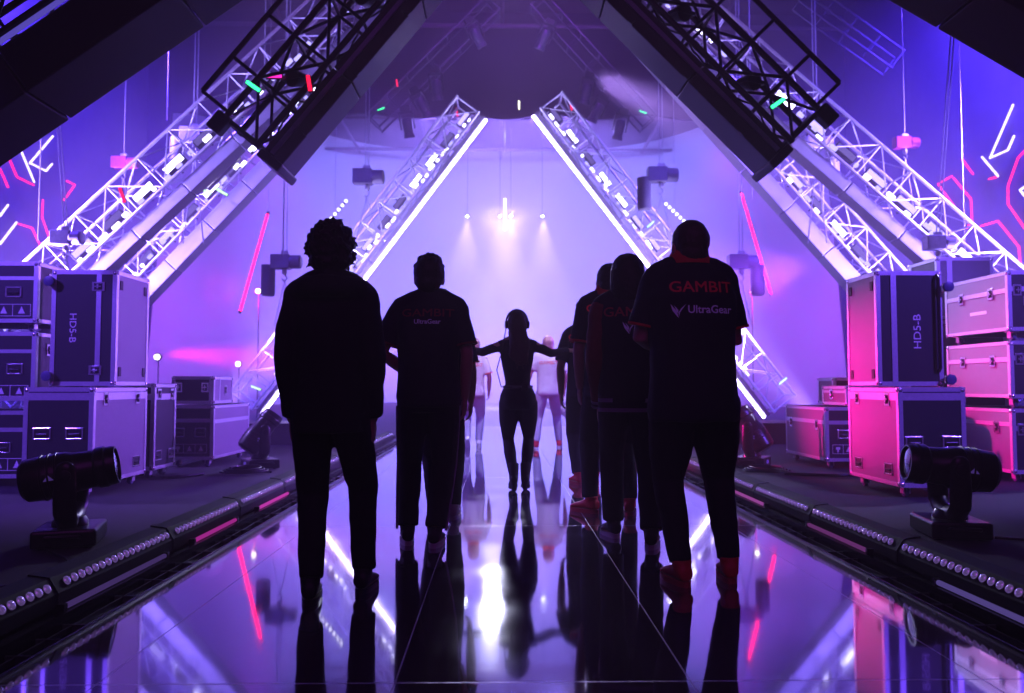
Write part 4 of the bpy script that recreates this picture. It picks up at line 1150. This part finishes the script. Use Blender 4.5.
M_WHITEC = mat('cloth_white', (0.80, 0.78, 0.85), 0.75, var=0.05, scale=30)
M_GREYC = mat('trousers_pale', (0.42, 0.40, 0.55), 0.8, var=0.1, scale=30)
M_ORANGE = mat('cloth_orange', (0.9, 0.15, 0.06), 0.7)
M_STRIPE = mat('knit_stripe', (0.30, 0.24, 0.38), 0.8)

def person(label, X0, Y0, H, feet, arms, head=(0, 0), outfit=None, girth=1.0, yaw=0.0, voxel=0.0075, female=False, sway=0.0, lean=0.0, hipz=0.925, group=None, shw=1.0, dz=0.0):
    """feet: ((x,y,lift,yaw),(x,y,lift,yaw)) left,right; arms: (elbow, wrist, finger dir, palm normal) for left,right, for a 1.8 m body facing +Y"""
    k = H / 1.8
    o = outfit or {}
    t = thing('person', label, 'person', (X0, Y0, 0.0), group, yaw)
    V = lambda x, y, z: Vector((x * k, y * k, z * k))
    g = girth
    hips = [V(-0.09 * g + sway, 0, hipz - 0.02), V(0.09 * g + sway, 0, hipz - 0.02)]
    ank = [V(f[0], f[1], 0.095 + f[2]) for f in feet]
    knees = [ik(h, a, 0.43 * k, 0.425 * k, Vector((0.15 * (f[0] / max(abs(f[0]), .01)), 1, 0))) for h, a, f in zip(hips, ank, feet)]
    cy = lambda z: lean * (z - hipz)
    sh = [V(-0.175 * shw, cy(1.455) - 0.005, 1.468 + dz), V(0.175 * shw, cy(1.455) - 0.005, 1.468 + dz)]
    arms = [(V(*a[0]), V(*a[1]), Vector(a[2]), Vector(a[3])) for a in arms]
    fw = 0.86 if female else 1.0
    body = MB()
    tor = [(hipz - 0.09, .135, .095), (hipz - 0.02, .165, .115), (hipz + .06, .16, .115), (1.09, .135 if not female else .112, .098), (1.20, .148 if not female else .122, .10), (1.32, .168, .112), (1.42 + dz, .178, .105), (1.485 + dz, .14, .08), (1.525 + dz, .075, .062)]
    body.ring_loft([[p * k for p in ell(sway * 0.6, cy(z), z, rx * g * (fw if z > 1.0 else 1.0), ry * g, 20)] for z, rx, ry in tor])
    nb = V(0, cy(1.50) - 0.012, 1.47)
    hc = Vector((0, (cy(1.55) + 0.005) * k, 0))
    body.tube([nb, V(0, cy(1.58) + 0.008, 1.60)], [0.070 * k * fw, 0.064 * k * fw], 14)
    for q in (-1, 1): body.tube([V(0.03 * q, cy(1.5) - 0.015, 1.545 + dz * .7), V(0.10 * q, cy(1.5) - 0.012, 1.515 + dz), V(0.165 * q * shw, cy(1.46) - 0.006, 1.480 + dz)], [0.050 * k * fw, 0.044 * k * fw, 0.046 * k * fw], 12, True)
    # head
    hy, hp = head
    HR = Matrix.Rotation(hy, 3, 'Z') @ Matrix.Rotation(hp, 3, 'X')
    pivot = V(0, cy(1.56) + 0.0, 1.562)
    hk = 1.09 * (k ** 0.4 if k < 1 else k ** 0.6)
    Hh = lambda x, y, z: pivot + HR @ (Vector((x, y, z - 1.58)) * hk)
    body.ball(Hh(0, -0.004, 1.70), (0.076 * hk, 0.096 * hk, 0.100 * hk), HR, 20, 14)
    body.ball(Hh(0, 0.030, 1.635), (0.058 * hk, 0.066 * hk, 0.074 * hk), HR, 18, 12)
    body.ball(Hh(0, 0.062, 1.585), (0.026 * hk, 0.022 * hk, 0.020 * hk), HR, 12, 8)      # chin
    body.tube([Hh(0, 0.085, 1.70), Hh(0, 0.108, 1.665), Hh(0, 0.100, 1.648)], [0.010 * hk, 0.015 * hk, 0.014 * hk], 8, True)
    body.tube([Hh(-0.045, 0.075, 1.715), Hh(0, 0.092, 1.718), Hh(0.045, 0.075, 1.715)], 0.011 * hk, 8, True)
    body.tube([Hh(-0.022, 0.086, 1.615), Hh(0, 0.094, 1.614), Hh(0.022, 0.086, 1.615)], 0.009 * hk, 8, True)
    for s in (-1, 1):
        body.ball(Hh(0.079 * s, -0.004, 1.672), (0.012 * hk, 0.021 * hk, 0.034 * hk), HR @ Matrix.Rotation(0.3 * s, 3, 'Z'), 10, 8)
        body.ball(Hh(0.032 * s, 0.079, 1.694), 0.0125 * hk, HR, 10, 8)
    # legs and feet
    for h, kn, a, f in zip(hips, knees, ank, feet):
        m1 = h.lerp(kn, 0.5); c1 = kn.lerp(a, 0.32) - V(0, 0.012, 0)
        body.tube([h, m1, kn, c1, kn.lerp(a, 0.7), a], [0.088 * k * g, 0.078 * k * g, 0.054 * k, 0.056 * k, 0.042 * k, 0.036 * k], 14, True)
        fd = Matrix.Rotation(f[3], 3, 'Z') @ Vector((0, 1, 0))
        pd = f[4] if len(f) > 4 else 0.0
        tip = (fd * math.cos(pd) - Vector((0, 0, 1)) * math.sin(pd))
        body.tube([a - tip * 0.025 * k - V(0, 0, 0.045), a + tip * 0.04 * k - V(0, 0, 0.05), a + tip * 0.11 * k - V(0, 0, 0.062), a + tip * 0.165 * k - V(0, 0, 0.068)], [0.032 * k, 0.036 * k, 0.036 * k, 0.025 * k], 12, True)
    # arms and hands
    for s, sp, (e, w_, fd, pn) in zip((-1, 1), sh, arms):
        body.tube([sp, sp.lerp(e, 0.45), e, e.lerp(w_, 0.35), w_], [0.056 * k * fw, 0.050 * k * fw, 0.040 * k * fw, 0.041 * k * fw, 0.028 * k * fw], 12, True)
        th = Vector((0, 1, 0)) if abs(fd.normalized().y) < 0.8 else Vector((0, 0, 1))
        hand(body, w_, fd, pn, th, k * (0.9 if female else 1.0), o.get('curl', 0.55))
    remesh(body, 'body', o.get('skin', M_SKIN), t, voxel * 0.8, 3)
    seed = int(abs(X0) * 100) % 17
    # hair
    hs = o.get('hair', 'short'); hm = o.get('hairm', M_HAIRD); hb = MB(); rr = random.Random(seed + 3)
    if hs in ('short', 'crop'):
        e = 0.006 if hs == 'crop' else 0.012
        hb.ball(Hh(0, -0.016, 1.712), ((0.080 + e) * hk, (0.092 + e) * hk, (0.094 + e) * hk), HR, 22, 14)
        hb.ball(Hh(0, -0.045, 1.655), ((0.066 + e) * hk, (0.055 + e) * hk, (0.062 + e * .5) * hk), HR, 18, 10)
        if hs == 'short':
            for i in range(46):
                a = rr.uniform(0, 6.283); b = rr.uniform(0.1, 1.25)
                hb.ball(Hh(0.082 * math.sin(b) * math.cos(a), -0.016 + 0.095 * math.sin(b) * math.sin(a), 1.722 + 0.092 * math.cos(b)), rr.uniform(0.014, 0.024) * hk, None, 8, 6)
        w_ = 0.003
    elif hs == 'curly':
        hb.ball(Hh(0, -0.018, 1.712), (0.096 * hk, 0.106 * hk, 0.104 * hk), HR, 22, 14)
        hb.ball(Hh(0, -0.045, 1.645), (0.088 * hk, 0.066 * hk, 0.072 * hk), HR, 18, 10)
        for i in range(230):
            a = rr.uniform(0, 6.283); b = rr.uniform(0.0, 2.35)
            x, y, z = 0.097 * math.sin(b) * math.cos(a), -0.02 + 0.102 * math.sin(b) * math.sin(a), 1.705 + 0.108 * math.cos(b)
            if b > 1.3 and y > 0.02: continue
            c = Hh(x, y, z); q = (c - Hh(0, -0.02, 1.70)).normalized()
            sd = Vector((rr.uniform(-1, 1), rr.uniform(-1, 1), rr.uniform(-1, 1)))
            hb.tube([c, c + (q * 0.6 + sd * 0.5) * 0.016, c + (q * 0.35 + sd * 0.9 - Vector((0, 0, 0.2))) * 0.026], [0.013, 0.010, 0.005], 6, True)
        w_ = 0.004
    elif hs == 'bob':
        hb.ball(Hh(0, -0.016, 1.715), (0.099 * hk, 0.108 * hk, 0.107 * hk), HR, 22, 14)
        hb.ring_loft([[Hh(p.x, p.y, p.z) for p in ell(0, -0.035, z, rx, ry, 18)] for z, rx, ry in ((1.53, .058, .045), (1.55, .076, .062), (1.60, .100, .08), (1.66, .103, .088), (1.72, .100, .088))])
        w_ = 0.004
    elif hs == 'long':
        hb.ball(Hh(0, -0.014, 1.712), (0.084 * hk, 0.102 * hk, 0.104 * hk), HR, 22, 14)
        hb.ring_loft([[Hh(p.x, p.y, p.z) for p in ell(dx, dy, z, rx, ry, 18)] for z, rx, ry, dx, dy in ((1.31, .028, .015, .012, -.125), (1.35, .060, .026, .012, -.125), (1.40, .078, .036, .008, -.118), (1.46, .084, .044, .004, -.105), (1.53, .084, .055, 0, -.085), (1.60, .082, .072, 0, -.045), (1.68, .082, .08, 0, -.03), (1.72, .080, .088, 0, -.02))])
        for i in range(14):
            x = rr.uniform(-0.075, 0.075); z1 = rr.uniform(1.27, 1.36)
            hb.tube([Hh(x * 0.8, -0.09, 1.62), Hh(x * 1.05 + 0.012, -0.115, 1.50), Hh(x * 1.0 - 0.012, -0.14, 1.40), Hh(x * 0.9 + 0.01, -0.145, z1)], [0.014, 0.016, 0.014, 0.005], 6, True)
        w_ = 0.005
    remesh(hb, 'hair', hm, t, 0.0065, 2 if hs in ('curly', 'short') else 4, w_, 38, seed)
    # torso clothing
    top = o.get('top', 'jersey'); tm = o.get('topm', M_NAVY); hem = o.get('hem', 0.85)
    gg = g * (o.get('loose', 1.0))
    tb = MB()
    if female:
        rows = [(1.00, .135, .118), (1.05, .122, .110), (1.10, .120, .106), (1.20, .132, .110), (1.31, .152, .122), (1.40, .164, .112), (1.45, .158, .09), (1.49, .115, .072), (1.52, .075, .06)]
    else:
        rows = [(hem, .182, .138), (hem + .06, .188, .142), (1.02, .178, .136), (1.15, .174, .132), (1.28, .186, .136), (1.385 + dz * .6, .194, .130), (1.46 + dz, .180, .106), (1.505 + dz, .130, .088), (1.545 + dz, .086, .078), (1.562 + dz, .078, .075)]
    tb.ring_loft([[p * k for p in ell(sway * 0.6 if z < 1.2 else 0, cy(z), z, rx * gg, ry * gg, 24)] for z, rx, ry in rows])
    for q in ((-1, 1) if female else ()): tb.tube([V(0.05 * q, cy(1.5) - 0.012, 1.515), V(0.165 * q, cy(1.46) - 0.006, 1.475)], [0.044 * k, 0.050 * k], 12, True)
    if not female:
        for q in (-1, 1): tb.tube([V(0.03 * q, cy(1.5) - 0.015, 1.555 + dz * .7), V(0.10 * q, cy(1.5) - 0.012, 1.525 + dz), V(0.165 * q * shw, cy(1.46) - 0.006, 1.482 + dz)], [0.056 * k, 0.056 * k, 0.062 * k], 12, True)
    long_ = top in ('jacket', 'varsity', 'longsleeve')
    slv = []
    for i, (sp, (e, w_, fd, pn)) in enumerate(zip(sh, arms)):
        sb = MB() if top == 'varsity' else tb
        if long_:
            r0 = {'jacket': .078, 'varsity': .074, 'longsleeve': .054}[top] * k; r1 = {'jacket': .068, 'varsity': .062, 'longsleeve': .044}[top] * k; r2 = {'jacket': .050, 'varsity': .046, 'longsleeve': .033}[top] * k
            pts = [sp - V(0, 0, 0.015), sp.lerp(e, 0.5), e, e.lerp(w_, 0.5), e.lerp(w_, 0.97)]
            sb.tube(pts, [r0 * 0.92, (r0 + r1) / 2, r1, (r1 + r2) / 2, r2], 14, False)
            sb.ball(sp - V(0, 0, 0.012), r0 * 0.92)
        else:
            c = sp.lerp(e, 0.80)
            sb.tube([sp - V(0, 0, 0.012), sp.lerp(e, 0.4), c], [.066 * k, .070 * k, .073 * k], 14, False)
            sb.ball(sp - V(0, 0, 0.012), .066 * k)
        if top == 'varsity': slv.append(sb)
    if top == 'jacket':     # bunched hood lying on the back of the neck
        tb.tube([V(-0.155, 0.04, 1.475), V(-0.155, -0.05, 1.49), V(-0.08, -0.115, 1.50), V(0, -0.13, 1.50), V(0.08, -0.115, 1.50), V(0.155, -0.05, 1.49), V(0.155, 0.04, 1.475)], [0.035 * k, 0.046 * k, 0.052 * k, 0.055 * k, 0.052 * k, 0.046 * k, 0.035 * k], 12, True)
        tb.tube([V(-0.085, -0.03, 1.535), V(0, -0.07, 1.56), V(0.085, -0.03, 1.535)], 0.05 * k, 12, True)
    nm = {'jersey': 'jersey', 'jacket': 'hooded_jacket', 'varsity': 'varsity_jacket', 'longsleeve': 'long_sleeved_top'}[top]
    shirt = remesh(tb, nm, tm, t, voxel * 1.15, 9, o.get('wrinkle', 0.008), 8.0, seed, 0.75)
    for sb in slv: remesh(sb, 'sleeve', M_REDD, shirt, voxel * 1.15, 3, 0.007, 11, seed)
    # trims
    if o.get('collar'):
        cb = MB(); rings = []
        for z, r in ((1.54 + dz, 0.116), (1.575 + dz, 0.106), (1.612 + dz * .9, 0.090), (1.618 + dz * .9, 0.085)):
            rings.append([p * k for p in ell(0, cy(z) + 0.002, z, r, r * 0.95, 22, 2)])
        cb.ring_loft(rings)
        cb.build('collar', o['collar'], shirt)
    if o.get('cuff') and not long_:
        for sp, (e, w_, fd, pn) in zip(sh, arms):
            a, b = sp.lerp(e, 0.775), sp.lerp(e, 0.815)
            MB().tube([a, b], .0775 * k, 18).build('sleeve_cuff', o['cuff'], shirt)
    if top == 'varsity':
        for j, z in enumerate((hem - 0.035, hem - 0.005, hem + 0.025)):
            MB().ring_loft([[p * k for p in ell(sway * .6, cy(z), zz, .186 * gg, .142 * gg, 24)] for zz in (z - 0.012, z + 0.012)]).build('waist_rib', M_STRIPE if j != 1 else M_NAVY, shirt)
        for sp, (e, w_, fd, pn) in zip(sh, arms):
            for j in range(3):
                a = e.lerp(w_, 0.87 + 0.05 * j); b = e.lerp(w_, 0.915 + 0.05 * j)
                MB().tube([a, b], .051 * k, 16).build('cuff_rib', M_STRIPE if j != 1 else M_NAVY, shirt)
    # trousers
    lb = MB(); lm = o.get('legm', M_TROU)
    if female:
        lb.ring_loft([[p * k for p in ell(sway * .8, 0, z, rx * g, ry * g, 22)] for z, rx, ry in ((hipz - .10, .150, .115), (hipz - .03, .176, .132), (hipz + .04, .170, .126), (1.05, .136, .112))])
        rad = (.096, .090, .058, .062, .044)
    else:
        lb.ring_loft([[p * k for p in ell(sway * .8, 0, z, rx * g, ry * g, 22)] for z, rx, ry in ((hipz - .10, .155, .115), (hipz - .03, .176, .130), (hipz + .08, .170, .126))])
        rad = o.get('legr', (.103, .096, .076, .070, .058))
    for h, kn, a in zip(hips, knees, ank):
        lb.tube([h, h.lerp(kn, .5), kn, kn.lerp(a, .35) - V(0, .012, 0), a + V(0, 0, o.get('cuffz', 0.015))], [r * k * (g if i < 2 else 1) for i, r in enumerate(rad)], 16, False)
    for s in ((-1, 1) if female else ()):
        lb.ball(V(0.075 * s + sway, -0.055, hipz - 0.02), (.088 * k, .085 * k, .09 * k))
    trou = remesh(lb, 'leggings' if female else 'trousers', lm, t, voxel * 1.15, 3, o.get('legwr', 0.006 if not female else 0.0015), 9, seed + 5, 0.9)
    if o.get('side_stripe'):
        for s, h, kn, a in zip((-1, 1), hips, knees, ank):
            pts = [Vector((q.x + s * r * k, q.y, q.z)) for q, r in ((h.lerp(kn, .1), rad[0]), (h.lerp(kn, .5), rad[1]), (kn, rad[2]), (kn.lerp(a, .5), rad[3]), (a, rad[4]))]
            MB().tube(pts, 0.009, 6).build('side_stripe', o['side_stripe'], trou)
    # shoes
    sm, so = o.get('shoe', (M_SHOED, M_SOLEW))
    for h, kn, a, f in zip(hips, knees, ank, feet):
        pd = f[4] if len(f) > 4 else 0.0
        RZ = Matrix.Rotation(f[3], 3, 'Z') @ Matrix.Rotation(-pd, 3, 'X')
        def Q(x, y, z): return a + RZ @ (Vector((x, y, z - 0.095)) * k)
        sb = MB(); up = []
        for y, z0, z1, w in ((-.070, .03, .085, .030), (-.062, .025, .10, .038), (-.03, .025, .115, .043), (.02, .025, .105, .043), (.075, .025, .082, .047), (.125, .025, .066, .046), (.165, .025, .052, .036), (.182, .028, .044, .020)):
            up.append([Q(w * math.copysign(abs(math.cos(b)) ** 0.8, math.cos(b)), y, (z0 + z1) / 2 + (z1 - z0) / 2 * math.sin(b)) for b in [2 * math.pi * i / 14 for i in range(14)]])
        sb.ring_loft(up)
        sb.tube([Q(0, -.012, .075), Q(0, -.014, .125 if o.get('boot') is None else 0.24)], [.046 * k, (.050 if o.get('boot') is None else .056) * k], 14)
        shoe = remesh(sb, 'shoe' if o.get('boot') is None else 'boot', sm, t, 0.007, 8)
        sl = MB(); rg = []
        for z in (0.0, 0.010, 0.028):
            ou = []
            for b in [2 * math.pi * i / 20 for i in range(20)]:
                y = math.sin(b); w = 0.048 if y > 0 else 0.042
                ou.append(Q(w * math.copysign(abs(math.cos(b)) ** .75, math.cos(b)), 0.055 + 0.132 * math.copysign(abs(y) ** 0.9, y), z))
            rg.append(ou)
        if o.get('boot') is None:
            sl.ring_loft(rg)
        else:
            sl.ring_loft(rg[1:]); sl.add([], [])
            sl.tube([Q(0, -.04, 0.03), Q(0, -.050, -0.040)], [.032 * k, .022 * k], 12)
        sl.build('sole', so, shoe)
    return t, shirt, trou, k, Hh, HR, hk

def print_on(parent, surf_mesh, s, size, cx, cz, m, name, sx=1.0, offset=0.0, vs_fs=None, shear=0.0):
    """lettering laid onto the back of a garment"""
    if vs_fs is None: vs, fs = text_mesh(s, size, offset, sx, shear, cuts=2)
    else: vs, fs = vs_fs
    if s == 'GAMBIT':      # heavy strokes
        n0 = len(vs); base, bf = list(vs), list(fs)
        for j, (dx, dy) in enumerate(((0.022, 0.0), (0.0, 0.018), (0.022, 0.018))):
            vs = vs + [v + Vector((dx * size * sx, dy * size, 0)) for v in base]
            fs = fs + [tuple(i + n0 * (j + 1) for i in f) for f in bf]
    bm = bmesh.new(); bm.from_mesh(surf_mesh)
    tr = BVHTree.FromBMesh(bm)
    out = []; lasty = -0.14
    for p in vs:
        x, z = cx + p.x, cz + p.y
        hit = tr.ray_cast(Vector((x, -1.0, z)), Vector((0, 1, 0)))
        y = hit[0].y if hit[0] is not None else lasty
        lasty = y
        out.append(Vector((x, y - 0.0035, z)))
    bm.free()
    return MB().add(out, fs).build(name, m, parent, smooth=False)

def wing_emblem(s=1.0):
    vs, fs = [], []
    for pts in (((-.5, .42), (-.12, -.05), (0, -.5), (-.08, -.42), (-.36, -.06)), ((.5, .42), (.10, -.12), (0, -.5), (.02, -.10), (.14, .10)), ((-.30, .34), (-.02, .02), (0, -.28), (-.10, -.10))):
        b = len(vs); vs += [Vector((x * s, y * s, 0)) for x, y in pts]; fs.append(tuple(range(b, b + len(pts))))
    return vs, fs

def relaxed(s, out=0.25, fwd=0.02, ez=1.17, wz=0.93, wx=None, wy=0.08):
    """arm hanging at the side"""
    return ((s * out, fwd - 0.03, ez), (s * (wx if wx is not None else out - 0.005), wy, wz), (0, 0.18, -1), (-s, 0.15, 0))
# ==================================================================== cast
def place(px, d): return (px - 499) / FPX * d
TEAM = 'players waiting in line on the walkway'
# 1: curly haired person in a hooded jacket, left front
person('curly-haired person in a black hooded jacket, standing closest on the left', place(331, 3.72), 3.72, 1.755,
    ((-0.075, -0.03, 0, 0.12), (0.145, 0.16, 0, -0.12)), (relaxed(-1, 0.205, 0.0, 1.16, 0.87, 0.195, 0.05), relaxed(1, 0.205, 0.0, 1.16, 0.87, 0.20, 0.05)), (0.05, 0.02),
    dict(hair='curly', top='jacket', topm=M_BLKC, hem=0.80, loose=0.97, legm=M_BLKC, shoe=(M_SHOED, M_SHOED), wrinkle=0.010), 1.0, group=TEAM, shw=0.93)
# 2: player in a dark jersey behind him
t, sh, tr, k, *_ = person('player in a dark short-sleeved jersey with faint lettering, second on the left side', place(429, 5.0), 5.0, 1.82,
    ((-0.130, 0.02, 0, 0.15), (0.05, -0.06, 0, -0.10)), (((-0.29, -0.03, 1.20), (-0.13, 0.17, 1.05), (0.75, 0.5, -0.1), (0, -0.4, -0.6)), relaxed(1, 0.243, 0.0, 1.19, 0.92, 0.225, 0.06)), (-0.05, -0.06),
    dict(hair='short', cuff=M_REDD, loose=1.08, hem=0.86, legr=(.104, .094, .078, .074, .066), cuffz=0.02, shoe=(M_SHOED, M_SOLEW), side_stripe=M_STRIPE), 1.02, group=TEAM, shw=1.08, dz=0.01)
M_REDF = mat('red_print_faint', (0.20, 0.006, 0.02), 0.6)
print_on(sh, sh.data, 'GAMBIT', 0.07 * k, 0.0, 1.44 * k, M_REDF, 'back_lettering', 1.3, 0.0)
print_on(sh, sh.data, 'UltraGear', 0.040 * k, 0.0, 1.385 * k, M_PALET, 'sponsor_lettering', 1.0, 0.0008)
# 3: player hidden behind number 2
person('player in a dark jersey mostly hidden behind the second one on the left', place(441, 5.85), 5.85, 1.70,
    ((-0.05, 0.05, 0, 0.1), (0.10, 0.10, 0, -0.1)), (relaxed(-1, 0.22), relaxed(1, 0.245, 0.05, 1.18, 0.94, 0.235, 0.12)), (0.0, 0.1),
    dict(hair='bob', cuff=M_REDC, legm=M_TROU, shoe=(M_SOLEW, M_SOLEW), hem=0.88), 0.95, group=TEAM)
# 4: woman holding the line back
t, sh, tr, k, Hh, HR, hk = person('woman with long hair, headphones and fitted dark clothes, spreading both arms across the walkway', place(517, 7.45), 7.45, 1.70,
    ((-0.035, -0.02, 0.045, 0.08, 0.28), (0.085, 0.03, 0.045, -0.08, 0.28)), (((-0.35, -0.01, 1.40), (-0.535, 0.12, 1.435), (-1, 0.25, -0.08), (0, 0.6, -0.8)), ((0.345, -0.01, 1.39), (0.535, 0.12, 1.425), (1, 0.25, -0.05), (0, 0.6, -0.8))), (0.12, -0.05),
    dict(hair='long', hairm=M_HAIRB, top='longsleeve', topm=M_BLKC, legm=M_TROU, shoe=(M_SHOED, M_SHOED), boot=True, wrinkle=0.003, curl=0.35), 1.06, female=True, sway=0.012)
hd = MB().tube([Hh(0.098 * math.cos(a), -0.01, 1.70 + 0.118 * math.sin(a)) for a in [math.pi * i / 12 for i in range(13)]], 0.010, 8).build('headphones', M_BLKPL, t)
for s in (-1, 1):
    MB().lathe([(0.02, -0.014), (0.036, -0.012), (0.040, 0.004), (0.034, 0.014), (0.015, 0.016)], Hh(0.096 * s, -0.006, 1.685), HR @ Vector((s, 0, 0)), 16).build('ear_cup', M_BLKPL, hd)
MB().ring_loft([[p * k for p in ell(0.01, 0, z, .150, .128, 24)] for z in (1.035, 1.065)]).build('belt', mat('belt', (0.10, 0.08, 0.12), 0.4), t)
pk = MB().box(Vector((0.075, -0.135, 1.045)) * k, (0.06, 0.028, 0.07)).build('belt_pack', M_BLKPL, t, smooth=False, bevel=0.005)
MB().tube([Hh(-0.10, -0.02, 1.66), Vector((-0.15, -0.07, 1.42)) * k, Vector((-0.205, -0.08, 1.22)) * k, Vector((-0.16, -0.10, 1.05)) * k, Vector((0.06, -0.13, 1.04)) * k], 0.005, 6).build('headphone_cord', M_CABLE, t)
# 5: tall man, right front
t, sh, tr, k, *_ = person('tall short-haired man in a dark polo with red collar, standing closest on the right', place(691, 4.0), 4.0, 1.845,
    ((-0.065, -0.02, 0, 0.25), (0.195, 0.05, 0, -0.10)), (((-0.248, 0.015, 1.22), (-0.10, 0.22, 1.17), (0.9, 0.15, 0.1), (0, -1, 0)), ((0.238, 0.03, 1.21), (0.10, 0.23, 1.20), (-0.9, 0.1, 0.05), (0, -1, 0))), (0.22, 0.02),
    dict(hair='crop', hairm=M_HAIRB, collar=M_REDC, cuff=M_REDC, loose=1.10, hem=0.80, legr=(.118, .106, .080, .072, .056), shoe=(M_SHOER, M_SOLER)), 1.10, group=TEAM, shw=1.04, sway=0.02, dz=0.045)
print_on(sh, sh.data, 'GAMBIT', 0.078 * k, 0.022 * k, 1.455 * k, mat('red_print_dim', (0.36, 0.008, 0.03), 0.6, emit=(0.8, 0.01, 0.08), es=0.035), 'back_lettering', 1.12, 0.0)  # lettering also glows faintly by itself
print_on(sh, sh.data, 'UltraGear', 0.054 * k, 0.062 * k, 1.345 * k, M_PALET, 'sponsor_lettering', 1.0, 0.001)
print_on(sh, sh.data, '', 1, -0.092 * k, 1.342 * k, M_PALET, 'wing_emblem', vs_fs=wing_emblem(0.075 * k))
# 6: player in a varsity jacket
t, sh, tr, k, *_ = person('long-haired player in a dark varsity jacket with red sleeves, beside the tall man', place(629, 5.0), 5.0, 1.83,
    ((-0.10, 0.22, 0, 0.35), (0.125, -0.12, 0, -0.15)), (relaxed(-1, 0.215, 0.0, 1.15, 0.86, 0.185, 0.10), relaxed(1, 0.215, 0.0, 1.15, 0.88, 0.20, 0.10)), (-0.1, 0.03),
    dict(hair='bob', hairm=M_HAIRD, top='varsity', hem=0.87, loose=1.04, legr=(.104, .096, .080, .076, .070), shoe=(M_SHOED, M_SOLEW)), 1.0, group=TEAM, yaw=-0.12, dz=0.02)
print_on(sh, sh.data, 'GAMBIT', 0.085 * k, 0.01 * k, 1.44 * k, mat('red_print_mid', (0.34, 0.01, 0.03), 0.6), 'back_lettering', 1.12, 0.0)
print_on(sh, sh.data, '', 1, 0.0, 1.345 * k, M_PALET, 'wing_emblem', vs_fs=wing_emblem(0.085 * k))
# 7: player in a jersey further along
t, sh, tr, k, *_ = person('player in a dark jersey with bright red collar, behind the varsity-jacketed player', place(610, 6.05), 6.05, 1.95,
    ((-0.13, 0.15, 0, 0.75), (0.145, 0.06, 0, -0.2)), (relaxed(-1, 0.228, 0.0, 1.17, 0.92, 0.21, 0.06), relaxed(1, 0.25)), (-0.1, 0.0),
    dict(hair='crop', collar=M_REDC, cuff=M_REDC, loose=1.02, hem=0.85, shoe=(M_SHOER, M_SOLER)), 1.0, group=TEAM, dz=0.035)
print_on(sh, sh.data, 'GAMBIT', 0.08 * k, 0.0 * k, 1.47 * k, M_REDT, 'back_lettering', 1.25, 0.0)
# 8: player at the head of the right line
t, sh, tr, k, *_ = person('player in a dark jersey at the head of the right line, next to the woman', place(585, 8.0), 8.0, 1.86,
    ((-0.075, -0.02, 0, 0.3), (0.10, 0.06, 0, -0.1)), (relaxed(-1, 0.245, 0.0, 1.15, 0.90, 0.23, 0.08), relaxed(1, 0.235)), (0.0, 0.0),
    dict(hair='short', hairm=M_HAIRB, collar=M_REDC, loose=1.0, hem=0.85, shoe=(M_SHOER, M_SOLER)), 0.98, group=TEAM)
print_on(sh, sh.data, 'GAMBIT', 0.08 * k, 0.0, 1.445 * k, M_REDT, 'back_lettering', 1.2, 0.0)
# 9, 10: players in white walking out ahead
t, sh, tr, k, *_ = person('player in a white jersey with orange collar walking ahead on the left, one shoe raised', place(474, 12.8), 12.8, 1.76,
    ((-0.10, -0.10, 0.05, 0.0, 0.9), (0.08, 0.12, 0, 0.0)), (relaxed(-1, 0.25), relaxed(1, 0.26, 0.0, 1.17, 0.94, 0.25, 0.10)), (0, 0),
    dict(hair='short', hairm=M_HAIRL, topm=M_WHITEC, legm=M_GREYC, shoe=(M_WHITEC, M_WHITEC), collar=M_ORANGE, cuff=M_ORANGE), 1.0, voxel=0.011, group='players in white walking ahead')
print_on(sh, sh.data, 'GAMBIT', 0.075 * k, 0, 1.37 * k, M_ORANGE, 'back_lettering', 1.1, 0.0)
t, sh, tr, k, *_ = person('player in a white jersey and pale trousers walking ahead, framed beside the woman', place(548, 12.6), 12.6, 1.80,
    ((-0.20, -0.12, 0, 0.15), (0.19, 0.16, 0, -0.15)), (((-0.285, -0.02, 1.20), (-0.33, 0.14, 1.02), (-0.2, 0.6, -0.8), (1, 0, 0)), relaxed(1, 0.27, 0.0, 1.17, 0.95, 0.27, 0.06)), (0.2, 0),
    dict(hair='crop', hairm=M_HAIRL, topm=M_WHITEC, legm=M_GREYC, shoe=(M_SHOER, M_WHITEC), collar=M_ORANGE), 1.0, voxel=0.011, group='players in white walking ahead')
print_on(sh, sh.data, 'GAMBIT', 0.075 * k, 0, 1.37 * k, M_ORANGE, 'back_lettering', 1.1, 0.0)
